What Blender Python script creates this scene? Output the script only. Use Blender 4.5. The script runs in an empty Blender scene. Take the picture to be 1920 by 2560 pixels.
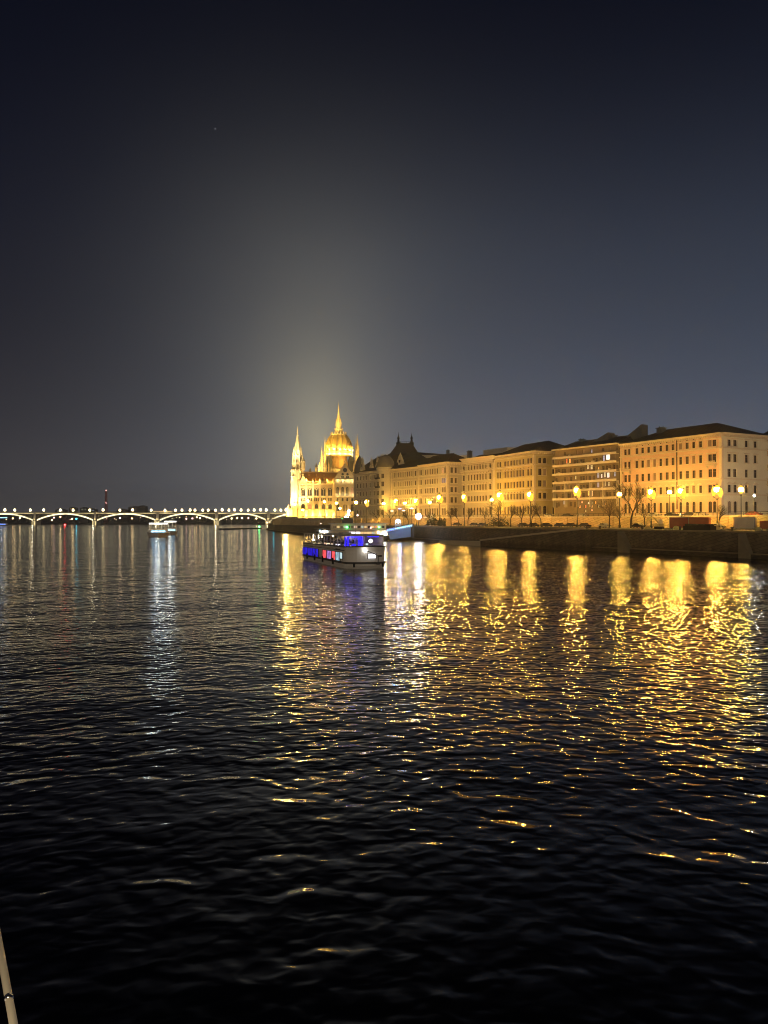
import bpy, math, random
from math import sin, cos, pi, radians, sqrt, atan2, hypot
random.seed(7)
S = bpy.context.scene
COL = S.collection
# ---------------------------------------------------------------- camera
F, CX, CY, HOR, CH = 1924.0, 960.0, 1280.0, 1302.0, 8.0
PITCH = math.atan((HOR - CY) / F)
cam = bpy.data.objects.new('camera', bpy.data.cameras.new('camera'))
COL.objects.link(cam)
cam.location = (0, 0, CH)
cam.rotation_euler = (pi / 2 + PITCH, 0, 0)
cam.data.sensor_fit = 'VERTICAL'
cam.data.sensor_height = 24
cam.data.lens = 24 * F / 2560
cam.data.clip_start = 0.1
cam.data.clip_end = 9000
S.camera = cam
S.view_settings.view_transform = 'Standard'
S.view_settings.look = 'None'
S.view_settings.exposure = 0.0
S.view_settings.gamma = 1.0
S.cycles.use_denoising = True
S.cycles.filter_width = 1.0
S.cycles.max_bounces = 5
S.cycles.diffuse_bounces = 2
S.cycles.glossy_bounces = 3
S.cycles.sample_clamp_indirect = 12
S.cycles.caustics_reflective = False
S.cycles.caustics_refractive = False

# ---------------------------------------------------------------- world: night sky with city light in the haze
W = bpy.data.worlds.new('World')
S.world = W
W.use_nodes = True


class NT:
    """small helper to write node graphs as expressions"""
    def __init__(s, tree):
        s.t = tree

    def n(s, kind, **kw):
        nd = s.t.nodes.new(kind)
        for k, v in kw.items():
            setattr(nd, k, v)
        return nd

    def put(s, sock, v):
        if hasattr(v, 'is_linked') or isinstance(v, bpy.types.NodeSocket):
            s.t.links.new(v, sock)
        else:
            sock.default_value = v

    def m(s, op, a, b=0.0, c=0.0, clamp=False):
        nd = s.n('ShaderNodeMath', operation=op, use_clamp=clamp)
        for i, v in enumerate((a, b, c)):
            s.put(nd.inputs[i], v)
        return nd.outputs[0]

    def v(s, op, a, b=(0, 0, 0), sc=None):
        nd = s.n('ShaderNodeVectorMath', operation=op)
        s.put(nd.inputs[0], a)
        if op != 'SCALE':
            s.put(nd.inputs[1], b)
        if sc is not None:
            s.put(nd.inputs['Scale'], sc)
        return nd.outputs['Value'] if op in ('DOT_PRODUCT', 'LENGTH') else nd.outputs['Vector']


def build_world():
    t = W.node_tree
    t.nodes.clear()
    g = NT(t)
    out = g.n('ShaderNodeOutputWorld')
    tc = g.n('ShaderNodeTexCoord')
    d = tc.outputs['Generated']
    sep = g.n('ShaderNodeSeparateXYZ')
    t.links.new(d, sep.inputs[0])
    x, y, z = sep.outputs
    el = g.m('MAXIMUM', z, 0.0)
    # city haze: brightest near the horizon
    low = g.m('EXPONENT', g.m('MULTIPLY', el, -5.2))
    low = g.m('MULTIPLY', low, g.m('SUBTRACT', 1.0, g.m('MULTIPLY', g.m('EXPONENT', g.m('MULTIPLY', el, -16.0)), 0.12)))
    lowl = g.m('EXPONENT', g.m('MULTIPLY', el, -8.0))
    az = g.m('ARCTAN2', x, y)
    right = g.m('SMOOTHSTEP', -0.45, 0.42, az) if False else None
    mr = g.n('ShaderNodeMapRange', interpolation_type='SMOOTHERSTEP')
    g.put(mr.inputs['Value'], az)
    mr.inputs['From Min'].default_value = -0.62
    mr.inputs['From Max'].default_value = 0.30
    side = mr.outputs[0]
    # warm glow above the floodlit parliament
    c0 = (-0.085, 0.985, 0.10)
    dd = g.v('SUBTRACT', d, c0)
    dd = g.v('MULTIPLY', dd, (1.45, 0.6, 0.72))
    r = g.v('LENGTH', dd)
    glow = g.m('EXPONENT', g.m('MULTIPLY', r, -7.0))
    core = g.m('EXPONENT', g.m('MULTIPLY', g.m('POWER', r, 1.4), -42.0))
    nz = g.n('ShaderNodeTexNoise')
    t.links.new(d, nz.inputs['Vector'])
    nz.inputs['Scale'].default_value = 4.0
    nz.inputs['Detail'].default_value = 4.0
    mott = g.m('ADD', 0.72, g.m('MULTIPLY', nz.outputs[0], 0.56))

    def col(c, f):
        return g.v('SCALE', c, sc=f)
    base = (0.0006, 0.0014, 0.0058)
    lowR = col((0.146, 0.178, 0.240), g.m('MULTIPLY', low, side))
    lowL = col((0.074, 0.067, 0.063), g.m('MULTIPLY', lowl, g.m('SUBTRACT', 1.0, side)))
    gl = col((0.158, 0.150, 0.118), g.m('MULTIPLY', glow, mott))
    co = col((0.13, 0.103, 0.032), core)
    # lit city on the bank behind the viewer
    mb_ = g.n('ShaderNodeMapRange', interpolation_type='SMOOTHERSTEP')
    g.put(mb_.inputs['Value'], y)
    mb_.inputs['From Min'].default_value = 0.05
    mb_.inputs['From Max'].default_value = -0.6
    bk = col((1.20, 0.94, 0.64), g.m('MULTIPLY', g.m('EXPONENT', g.m('MULTIPLY', el, -4.0)), mb_.outputs[0]))
    tot = g.v('ADD', g.v('ADD', g.v('ADD', base, lowR), lowL), g.v('ADD', g.v('ADD', gl, co), bk))
    up = g.n('ShaderNodeMapRange', interpolation_type='SMOOTHSTEP')
    g.put(up.inputs['Value'], z)
    up.inputs['From Min'].default_value = 0.30
    up.inputs['From Max'].default_value = 0.60
    up.inputs['To Min'].default_value = 1.0
    up.inputs['To Max'].default_value = 0.13
    tot = g.v('ADD', g.v('SCALE', tot, sc=up.outputs[0]), (0.0010, 0.0020, 0.0070))
    sky = g.n('ShaderNodeTexSky', sky_type='NISHITA', sun_disc=False)
    sky.sun_elevation = radians(-9)
    sky.sun_rotation = radians(250)
    b1 = g.n('ShaderNodeBackground')
    t.links.new(sky.outputs[0], b1.inputs[0])
    b1.inputs[1].default_value = 0.02
    b2 = g.n('ShaderNodeBackground')
    t.links.new(tot, b2.inputs[0])
    b2.inputs[1].default_value = 1.0
    ad = g.n('ShaderNodeAddShader')
    t.links.new(b1.outputs[0], ad.inputs[0])
    t.links.new(b2.outputs[0], ad.inputs[1])
    t.links.new(ad.outputs[0], out.inputs[0])


build_world()


# ---------------------------------------------------------------- picture <-> world helpers
def ray(px, py):
    a, b = (px - CX) / F, (CY - py) / F
    return a, cos(PITCH) - sin(PITCH) * b, sin(PITCH) + cos(PITCH) * b


def at(px, py, d):
    """point at depth d (metres north of the camera) seen at photo pixel px, py"""
    a, b, c = ray(px, py)
    k = d / b
    return (a * k, d, CH + c * k)


def zat(py, d):
    return at(CX, py, d)[2]


def tat(p0, p1, px):
    """metres along the wall line p0 -> p1 where the sight line of column px meets it"""
    a, b, _ = ray(px, HOR)
    ex, ey = p1[0] - p0[0], p1[1] - p0[1]
    L = hypot(ex, ey)
    ex, ey = ex / L, ey / L
    # k*(a,b) = p0 + t e
    det = a * (-ey) + ex * b
    k = (p0[0] * (-ey) + ex * p0[1]) / det
    t = (a * p0[1] - b * p0[0]) / det
    return t


def along(poly, px):
    """point on polyline poly under sight line px"""
    for a, b in zip(poly, poly[1:]):
        L = hypot(b[0] - a[0], b[1] - a[1])
        t = tat(a, b, px)
        if -0.01 <= t <= L + 0.01:
            k = t / L
            return (a[0] + (b[0] - a[0]) * k, a[1] + (b[1] - a[1]) * k)
    raise ValueError(px)


# ---------------------------------------------------------------- materials
MATS = {}


def mat(name, c, rough=0.8, metal=0.0, var=0.25, scale=0.6, bricks=None, stain=0.0, spec=0.4):
    m = bpy.data.materials.new(name)
    m.use_nodes = True
    t = m.node_tree
    g = NT(t)
    b = t.nodes['Principled BSDF']
    b.inputs['Roughness'].default_value = rough
    b.inputs['Metallic'].default_value = metal
    b.inputs['Specular IOR Level'].default_value = spec
    tc = g.n('ShaderNodeTexCoord')
    nz = g.n('ShaderNodeTexNoise')
    t.links.new(tc.outputs['Object'], nz.inputs['Vector'])
    nz.inputs['Scale'].default_value = scale
    nz.inputs['Detail'].default_value = 6
    nz.inputs['Roughness'].default_value = 0.65
    mx = g.n('ShaderNodeMix', data_type='RGBA')
    t.links.new(nz.outputs[0], mx.inputs[0])
    mx.inputs[6].default_value = (*[k * (1 - var) for k in c], 1)
    mx.inputs[7].default_value = (*[min(1, k * (1 + var)) for k in c], 1)
    res = mx.outputs[2]
    if bricks:
        # squared stone courses
        mp = g.n('ShaderNodeMapping')
        t.links.new(tc.outputs['Object'], mp.inputs[0])
        mp.inputs['Rotation'].default_value = (radians(90), 0, radians(bricks[2] if len(bricks) > 2 else 28))
        bt = g.n('ShaderNodeTexBrick')
        t.links.new(mp.outputs[0], bt.inputs['Vector'])
        bt.inputs['Scale'].default_value = 1.0
        bt.inputs['Brick Width'].default_value = bricks[0]
        bt.inputs['Row Height'].default_value = bricks[1]
        bt.inputs['Mortar Size'].default_value = 0.04
        bt.inputs['Color1'].default_value = (1, 1, 1, 1)
        bt.inputs['Color2'].default_value = (0.72, 0.72, 0.72, 1)
        bt.inputs['Mortar'].default_value = (0.4, 0.4, 0.4, 1)
        m2 = g.n('ShaderNodeMix', data_type='RGBA', blend_type='MULTIPLY')
        m2.inputs[0].default_value = 1
        t.links.new(res, m2.inputs[6])
        t.links.new(bt.outputs[0], m2.inputs[7])
        res = m2.outputs[2]
    t.links.new(res, b.inputs['Base Color'])
    MATS[name] = m
    return m


def emi(name, c, k, flick=0.0, scale=1.0):
    m = bpy.data.materials.new(name)
    m.use_nodes = True
    t = m.node_tree
    g = NT(t)
    b = t.nodes['Principled BSDF']
    b.inputs['Base Color'].default_value = (*[min(0.6, v * 0.4) for v in c], 1)
    b.inputs['Emission Color'].default_value = (*c, 1)
    b.inputs['Emission Strength'].default_value = k
    if flick:
        tc = g.n('ShaderNodeTexCoord')
        nz = g.n('ShaderNodeTexNoise')
        t.links.new(tc.outputs['Object'], nz.inputs['Vector'])
        nz.inputs['Scale'].default_value = scale
        nz.inputs['Detail'].default_value = 3
        v = g.m('MULTIPLY', g.m('POWER', g.m('MULTIPLY', nz.outputs[0], 1.9), 1 + 3 * flick), k)
        t.links.new(v, b.inputs['Emission Strength'])
    MATS[name] = m
    return m


mat('plaster_ochre', (0.60, 0.40, 0.29), 0.85, var=0.16, scale=0.25)
mat('plaster_yellow', (0.48, 0.40, 0.19), 0.85, var=0.16, scale=0.25)
mat('plaster_cream', (0.41, 0.37, 0.29), 0.85, var=0.16, scale=0.25)
mat('plaster_grey', (0.42, 0.38, 0.30), 0.85, var=0.18, scale=0.25)
mat('plaster_cold_lit', (0.60, 0.57, 0.46), 0.85, var=0.14, scale=0.25)  # paler than the front plaster: cold lamp light put into the colour
mat('plaster_brown', (0.42, 0.28, 0.15), 0.85, var=0.18, scale=0.25)
mat('trim_pale', (0.56, 0.48, 0.36), 0.8, var=0.12, scale=0.8)
mat('concrete_brown', (0.16, 0.12, 0.075), 0.9, var=0.25, scale=0.4)
mat('balcony_white', (0.50, 0.45, 0.36), 0.8, var=0.14, scale=0.6)
mat('roof_dark', (0.045, 0.038, 0.030), 0.9, var=0.3, scale=1.2, bricks=(1.2, 0.5))
mat('roof_grey', (0.10, 0.095, 0.085), 0.85, var=0.25, scale=0.8)
mat('window_frame', (0.16, 0.12, 0.08), 0.6, var=0.1)
mat('glass_dark', (0.028, 0.022, 0.018), 0.2, var=0.5, scale=0.9, spec=0.3)
mat('quay_stone', (0.135, 0.11, 0.078), 0.9, var=0.35, scale=0.7, bricks=(1.6, 0.6))
def weather(name, z0, z1, dark):
    t = MATS[name].node_tree
    g = NT(t)
    b = t.nodes['Principled BSDF']
    src = b.inputs['Base Color'].links[0].from_socket
    geo = g.n('ShaderNodeNewGeometry')
    sp = g.n('ShaderNodeSeparateXYZ')
    t.links.new(geo.outputs['Position'], sp.inputs[0])
    nz = g.n('ShaderNodeTexNoise')
    t.links.new(g.v('MULTIPLY', geo.outputs['Position'], (.35, .35, .06)), nz.inputs['Vector'])
    nz.inputs['Scale'].default_value = 2.2
    nz.inputs['Detail'].default_value = 5
    mr = g.n('ShaderNodeMapRange')
    g.put(mr.inputs['Value'], g.m('ADD', sp.outputs[2], g.m('MULTIPLY', nz.outputs[0], 1.6)))
    mr.inputs['From Min'].default_value = z0
    mr.inputs['From Max'].default_value = z1
    mr.inputs['To Min'].default_value = dark
    st = g.m('ADD', .45, g.m('MULTIPLY', nz.outputs[0], 1.1))
    t.links.new(g.v('SCALE', src, sc=g.m('MULTIPLY', mr.outputs[0], st)), b.inputs['Base Color'])


weather('quay_stone', 1.8, 2.8, .45)
mat('quay_ledge', (0.19, 0.165, 0.12), 0.9, var=0.3, scale=0.8)
mat('ramp_stone', (0.40, 0.36, 0.27), 0.9, var=0.2, scale=0.8)
mat('wall_stone', (0.62, 0.47, 0.27), 0.9, var=0.2, scale=0.6, bricks=(2.2, 0.7))
mat('asphalt', (0.055, 0.053, 0.05), 0.9, var=0.3, scale=1.5)
mat('paving', (0.22, 0.20, 0.17), 0.9, var=0.25, scale=0.8)
mat('limestone', (0.58, 0.45, 0.25), 0.85, var=0.18, scale=0.35)
mat('limestone_dark', (0.34, 0.25, 0.14), 0.85, var=0.25, scale=0.5)
mat('parliament_roof', (0.36, 0.20, 0.065), 0.7, var=0.3, scale=0.6)
mat('dome_copper', (0.52, 0.33, 0.09), 0.6, var=0.18, scale=0.5)
mat('bark', (0.030, 0.024, 0.018), 0.95, var=0.3, scale=3)
mat('twig', (0.040, 0.031, 0.022), 0.95, var=0.3, scale=3)
mat('leaf_dark', (0.035, 0.045, 0.022), 0.9, var=0.4, scale=2)
mat('iron', (0.035, 0.033, 0.03), 0.5, 0.6, var=0.2)
mat('post_green', (0.08, 0.085, 0.06), 0.5, 0.2, var=0.2)
mat('boat_white', (0.82, 0.78, 0.70), 0.55, var=0.12, scale=0.5)
mat('boat_cream', (0.66, 0.56, 0.40), 0.6, var=0.15, scale=0.5)
mat('boat_dark', (0.06, 0.055, 0.05), 0.5, var=0.2)
mat('boat_grey', (0.45, 0.42, 0.38), 0.55, var=0.2, scale=0.6)
mat('bridge_steel', (0.42, 0.38, 0.26), 0.6, var=0.15, scale=0.3)
mat('bridge_stone', (0.55, 0.50, 0.38), 0.85, var=0.2, scale=0.3)
mat('container_red', (0.28, 0.045, 0.03), 0.6, var=0.25, scale=1.0)
mat('container_rust', (0.40, 0.11, 0.045), 0.65, var=0.3, scale=1.2)
mat('container_cream', (0.74, 0.63, 0.42), 0.6, var=0.15, scale=0.8)
mat('container_grey', (0.33, 0.31, 0.27), 0.6, var=0.15, scale=0.8)
mat('rubber', (0.02, 0.02, 0.02), 0.9, var=0.1)
mat('car_dark', (0.03, 0.03, 0.032), 0.3, 0.2, var=0.15)
mat('car_silver', (0.40, 0.39, 0.36), 0.35, 0.5, var=0.1)
mat('car_red', (0.25, 0.04, 0.03), 0.35, 0.1, var=0.1)
mat('mast_red', (0.40, 0.10, 0.07), 0.7, var=0.15)
mat('sack_yellow', (0.50, 0.42, 0.18), 0.9, var=0.3, scale=2)
mat('far_dark', (0.05, 0.045, 0.038), 0.95, var=0.4, scale=0.05)
mat('steel', (0.70, 0.68, 0.64), 0.22, 1.0, var=0.15, scale=14)
mat('rail_paint', (0.72, 0.66, 0.54), 0.3, 0.3, var=0.12, scale=9)
mat('canopy_white', (0.75, 0.74, 0.70), 0.7, var=0.08)
mat('pontoon_blue', (0.20, 0.30, 0.40), 0.6, var=0.25, scale=0.6)

emi('lamp_gold', (1.0, 0.50, 0.075), 1400)
emi('lamp_gold_near', (1.0, 0.62, 0.16), 130)
emi('lamp_halo_glass', (1.0, 0.50, 0.055), 1.5)  # golden halo put into the lantern glass as emission
emi('lamp_gold_small', (1.0, 0.56, 0.08), 520)
emi('lamp_white_gold', (1.0, 0.84, 0.55), 60)
emi('lamp_bridge', (1.0, 0.74, 0.36), 12)
emi('lamp_cold', (0.82, 0.92, 1.0), 75)
emi('lamp_side', (0.86, 0.94, 1.0), 900)
emi('lamp_white', (1.0, 0.95, 0.86), 45)
emi('lamp_bow', (1.0, 0.95, 0.88), 7)
emi('arch_glow', (1.0, 0.86, 0.50), 2.3, 0.15, 0.12)  # emission stands in for floodlight on the arch faces
emi('bridge_glow', (1.0, 0.78, 0.36), 1.1, 0.4, 0.06)  # emission stands in for light on the deck edge; also on pier panels
emi('strip_white', (1.0, 0.97, 0.90), 2.2)
emi('neon_blue', (0.03, 0.015, 1.0), 0.62, 0.5, 2.2)
emi('neon_front', (0.010, 0.005, 1.0), 5.5, 0.6, 1.6)
emi('neon_violet', (0.16, 0.11, 0.60), 0.6, 0.35, 0.8)
emi('led_blue', (0.10, 0.24, 1.0), 6.0)
emi('led_cyan', (0.25, 0.65, 1.0), 5.0)
emi('pane_red', (1.0, 0.09, 0.10), 1.15, 0.15, 1.2)
emi('pane_purple', (0.42, 0.20, 0.62), 0.9, 0.15, 1.2)
emi('pane_ice', (0.35, 0.56, 0.68), 0.85, 0.15, 1.2)
emi('pane_pale', (0.62, 0.82, 0.86), 1.0)
emi('lit_white', (0.95, 0.95, 1.0), 1.8)
emi('lit_blue', (0.35, 0.47, 0.85), 0.75)
emi('lit_pale', (0.60, 0.66, 0.55), 0.75)
emi('lit_amber', (1.0, 0.55, 0.20), 1.4)
emi('lit_red', (1.0, 0.26, 0.13), 0.9)
emi('lit_pink', (1.0, 0.66, 0.55), 1.0)
emi('lit_warm', (1.0, 0.66, 0.28), 0.9)
emi('lit_dim', (0.40, 0.27, 0.16), 0.16)
emi('lit_parl', (0.75, 0.38, 0.22), 0.45)
emi('red_light', (1.0, 0.03, 0.03), 30)
emi('green_light', (0.1, 1.0, 0.25), 12)
emi('cyan_light', (0.05, 0.75, 1.0), 12)
emi('amber_far', (1.0, 0.58, 0.25), 9)
emi('pink_far', (1.0, 0.55, 0.5), 6)
emi('headlamp', (1.0, 0.9, 0.7), 60)
emi('star_light', (0.9, 0.95, 1.0), .5)


# ---------------------------------------------------------------- mesh builder
class MB:
    def __init__(s):
        s.v, s.f, s.mi = [], [], []
        s.k = 0

    def face(s, pts):
        i = len(s.v)
        s.v += [tuple(p) for p in pts]
        s.f.append(tuple(range(i, i + len(pts))))
        s.mi.append(s.k)

    def box(s, c, size, rz=0.0):
        x, y, z = [k / 2 for k in size]
        ca, sa = cos(rz), sin(rz)
        P = []
        for dz in (-z, z):
            for dx, dy in ((-x, -y), (x, -y), (x, y), (-x, y)):
                P.append((c[0] + dx * ca - dy * sa, c[1] + dx * sa + dy * ca, c[2] + dz))
        s.hexa(P)

    def hexa(s, P):
        i = len(s.v)
        s.v += [tuple(p) for p in P]
        for q in ((3, 2, 1, 0), (4, 5, 6, 7), (0, 1, 5, 4), (1, 2, 6, 5), (2, 3, 7, 6), (3, 0, 4, 7)):
            s.f.append(tuple(i + k for k in q))
            s.mi.append(s.k)

    def prism(s, poly, z0, z1, cap=True):
        n = len(poly)
        i = len(s.v)
        s.v += [(p[0], p[1], z0) for p in poly] + [(p[0], p[1], z1) for p in poly]
        for k in range(n):
            j = (k + 1) % n
            s.f.append((i + k, i + j, i + n + j, i + n + k))
            s.mi.append(s.k)
        if cap:
            s.f.append(tuple(i + n + k for k in range(n)))
            s.f.append(tuple(i + n - 1 - k for k in range(n)))
            s.mi += [s.k, s.k]

    def loft(s, rings, close=True, cap0=True, cap1=True):
        n = len(rings[0])
        i = len(s.v)
        for r in rings:
            s.v += [tuple(p) for p in r]
        for a in range(len(rings) - 1):
            for k in range(n if close else n - 1):
                j = (k + 1) % n
                s.f.append((i + a * n + k, i + a * n + j, i + (a + 1) * n + j, i + (a + 1) * n + k))
                s.mi.append(s.k)
        if cap0:
            s.f.append(tuple(i + n - 1 - k for k in range(n)))
            s.mi.append(s.k)
        if cap1:
            b = i + (len(rings) - 1) * n
            s.f.append(tuple(b + k for k in range(n)))
            s.mi.append(s.k)

    def lathe(s, c, prof, n=12, rot=0.0):
        rings = []
        for r, z in prof:
            r = max(r, 0.004)
            rings.append([(c[0] + r * cos(rot + 2 * pi * k / n), c[1] + r * sin(rot + 2 * pi * k / n), c[2] + z) for k in range(n)])
        s.loft(rings)

    def tube(s, a, b, r0, r1=None, n=5):
        r1 = r0 if r1 is None else r1
        d = [b[i] - a[i] for i in range(3)]
        L = sqrt(sum(k * k for k in d)) or 1e-6
        d = [k / L for k in d]
        u = (0, 0, 1) if abs(d[2]) < 0.9 else (1, 0, 0)
        e = [d[1] * u[2] - d[2] * u[1], d[2] * u[0] - d[0] * u[2], d[0] * u[1] - d[1] * u[0]]
        l = sqrt(sum(k * k for k in e))
        e = [k / l for k in e]
        w = [d[1] * e[2] - d[2] * e[1], d[2] * e[0] - d[0] * e[2], d[0] * e[1] - d[1] * e[0]]
        R = []
        for p, r in ((a, r0), (b, r1)):
            R.append([tuple(p[i] + r * (cos(2 * pi * k / n) * e[i] + sin(2 * pi * k / n) * w[i]) for i in range(3)) for k in range(n)])
        s.loft(R)

    def path(s, pts, r, n=6):
        for a, b in zip(pts, pts[1:]):
            s.tube(a, b, r, r, n)

    def ball(s, c, r, n=10, m=6, sz=1.0):
        prof = [(r * sin(pi * k / m), -r * sz * cos(pi * k / m)) for k in range(m + 1)]
        s.lathe(c, prof, n)

    # box in wall coordinates: t along p0->p1, z, d outwards
    def wbox(s, fr, t0, t1, z0, z1, d0, d1):
        (px, py), (ex, ey), (nx, ny) = fr
        def P(t, d, z):
            return (px + ex * t + nx * d, py + ey * t + ny * d, z)
        s.hexa([P(t0, d1, z0), P(t1, d1, z0), P(t1, d0, z0), P(t0, d0, z0), P(t0, d1, z1), P(t1, d1, z1), P(t1, d0, z1), P(t0, d0, z1)])

    def wface(s, fr, pts):
        (px, py), (ex, ey), (nx, ny) = fr
        s.face([(px + ex * t + nx * d, py + ey * t + ny * d, z) for t, d, z in pts])

    def build(s, name, mats, parent=None, smooth=False):
        me = bpy.data.meshes.new(name)
        off = parent_off(parent)
        me.from_pydata([(v[0] - off[0], v[1] - off[1], v[2] - off[2]) for v in s.v], [], s.f)
        if not isinstance(mats, (list, tuple)):
            mats = [mats]
        for m in mats:
            me.materials.append(MATS[m])
        me.polygons.foreach_set('material_index', s.mi)
        if smooth:
            me.polygons.foreach_set('use_smooth', [True] * len(s.f))
        me.update()
        o = bpy.data.objects.new(name, me)
        COL.objects.link(o)
        if parent is not None:
            o.parent = parent
        return o


def parent_off(p):
    x = y = z = 0.0
    while p is not None:
        x += p.location[0]
        y += p.location[1]
        z += p.location[2]
        p = p.parent
    return x, y, z


def frame(p0, p1):
    L = hypot(p1[0] - p0[0], p1[1] - p0[1])
    e = ((p1[0] - p0[0]) / L, (p1[1] - p0[1]) / L)
    return ((p0[0], p0[1]), e, (-e[1], e[0])), L


def tag(o, label, cat, group=None, kind=None):
    if label:
        o['label'] = label
    if cat:
        o['category'] = cat
    if group:
        o['group'] = group
    if kind:
        o['kind'] = kind
    return o


def thing(name, label, cat, loc=(0, 0, 0), group=None):
    o = bpy.data.objects.new(name, None)
    o.empty_display_size = 0.5
    COL.objects.link(o)
    o.location = loc
    return tag(o, label, cat, group)


def dup(root, loc, rz=0.0, sc=1.0, label=None):
    def cp(o, parent):
        c = o.copy()
        COL.objects.link(c)
        if parent is not None:
            c.parent = parent
            if 'category' in c:
                del c['category']
        for ch in [k for k in SRC[o.name]]:
            cp(ch, c)
        return c
    def reg(o):
        SRC[o.name] = list(o.children)
        for ch in o.children:
            reg(ch)
    if root.name not in SRC:
        reg(root)
    r = cp(root, None)
    r.location = loc
    r.rotation_euler = (0, 0, rz)
    r.scale = (sc, sc, sc)
    if label:
        r['label'] = label
    return r


SRC = {}


def light(name, kind, loc, power, color, parent, target=None, size=0.3, angle=60, blend=0.6):
    L = bpy.data.lights.new(name, kind)
    L.energy = power
    L.color = color
    L.shadow_soft_size = size
    if kind == 'SPOT':
        L.spot_size = radians(angle)
        L.spot_blend = blend
    o = bpy.data.objects.new(name, L)
    COL.objects.link(o)
    off = parent_off(parent)
    o.location = [loc[i] - off[i] for i in range(3)]
    if target is not None:
        d = [target[i] - loc[i] for i in range(3)]
        yaw = atan2(d[1], d[0])
        pit = atan2(hypot(d[0], d[1]), -d[2])
        o.rotation_euler = (pit, 0, yaw - pi / 2)
    if parent is not None:
        o.parent = parent
    return o


# ---------------------------------------------------------------- shore lines (plan, metres; camera at 0,0 looking +y)
QUAY = [(104, 120), (91, 140), (79.2, 158.7), (72.4, 172), (64.4, 187.7), (55.5, 204), (42, 225), (28, 256), (14, 306), (-12, 368), (-46, 453), (-70, 530), (-103, 672)]
FAC = [(133, 200), (107.5, 245), (87.1, 283.5), (69.5, 312.6), (49.7, 346.6), (36.5, 369.6), (4, 411), (-16, 443), (-36, 480)]
NRM = (-0.88, -0.47)


def offs(poly, d):
    out = []
    for i, p in enumerate(poly):
        a = poly[max(0, i - 1)]
        b = poly[min(len(poly) - 1, i + 1)]
        L = hypot(b[0] - a[0], b[1] - a[1])
        out.append((p[0] - (b[1] - a[1]) / L * d, p[1] + (b[0] - a[0]) / L * d))
    return out


WALL = [(p[0], p[1]) for p in offs(FAC, 22)]
LAMPL = [(143, 127)] + offs(FAC, 28.5) + [(-82, 523)]
SIDEW = offs(FAC, 6) + [(-52, 490)]
ZQ, ZU = 5.8, 9.3
# ---------------------------------------------------------------- ground, water
def structure(name, mb, m):
    o = mb.build(name, m)
    o['kind'] = 'structure'
    return o


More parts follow.
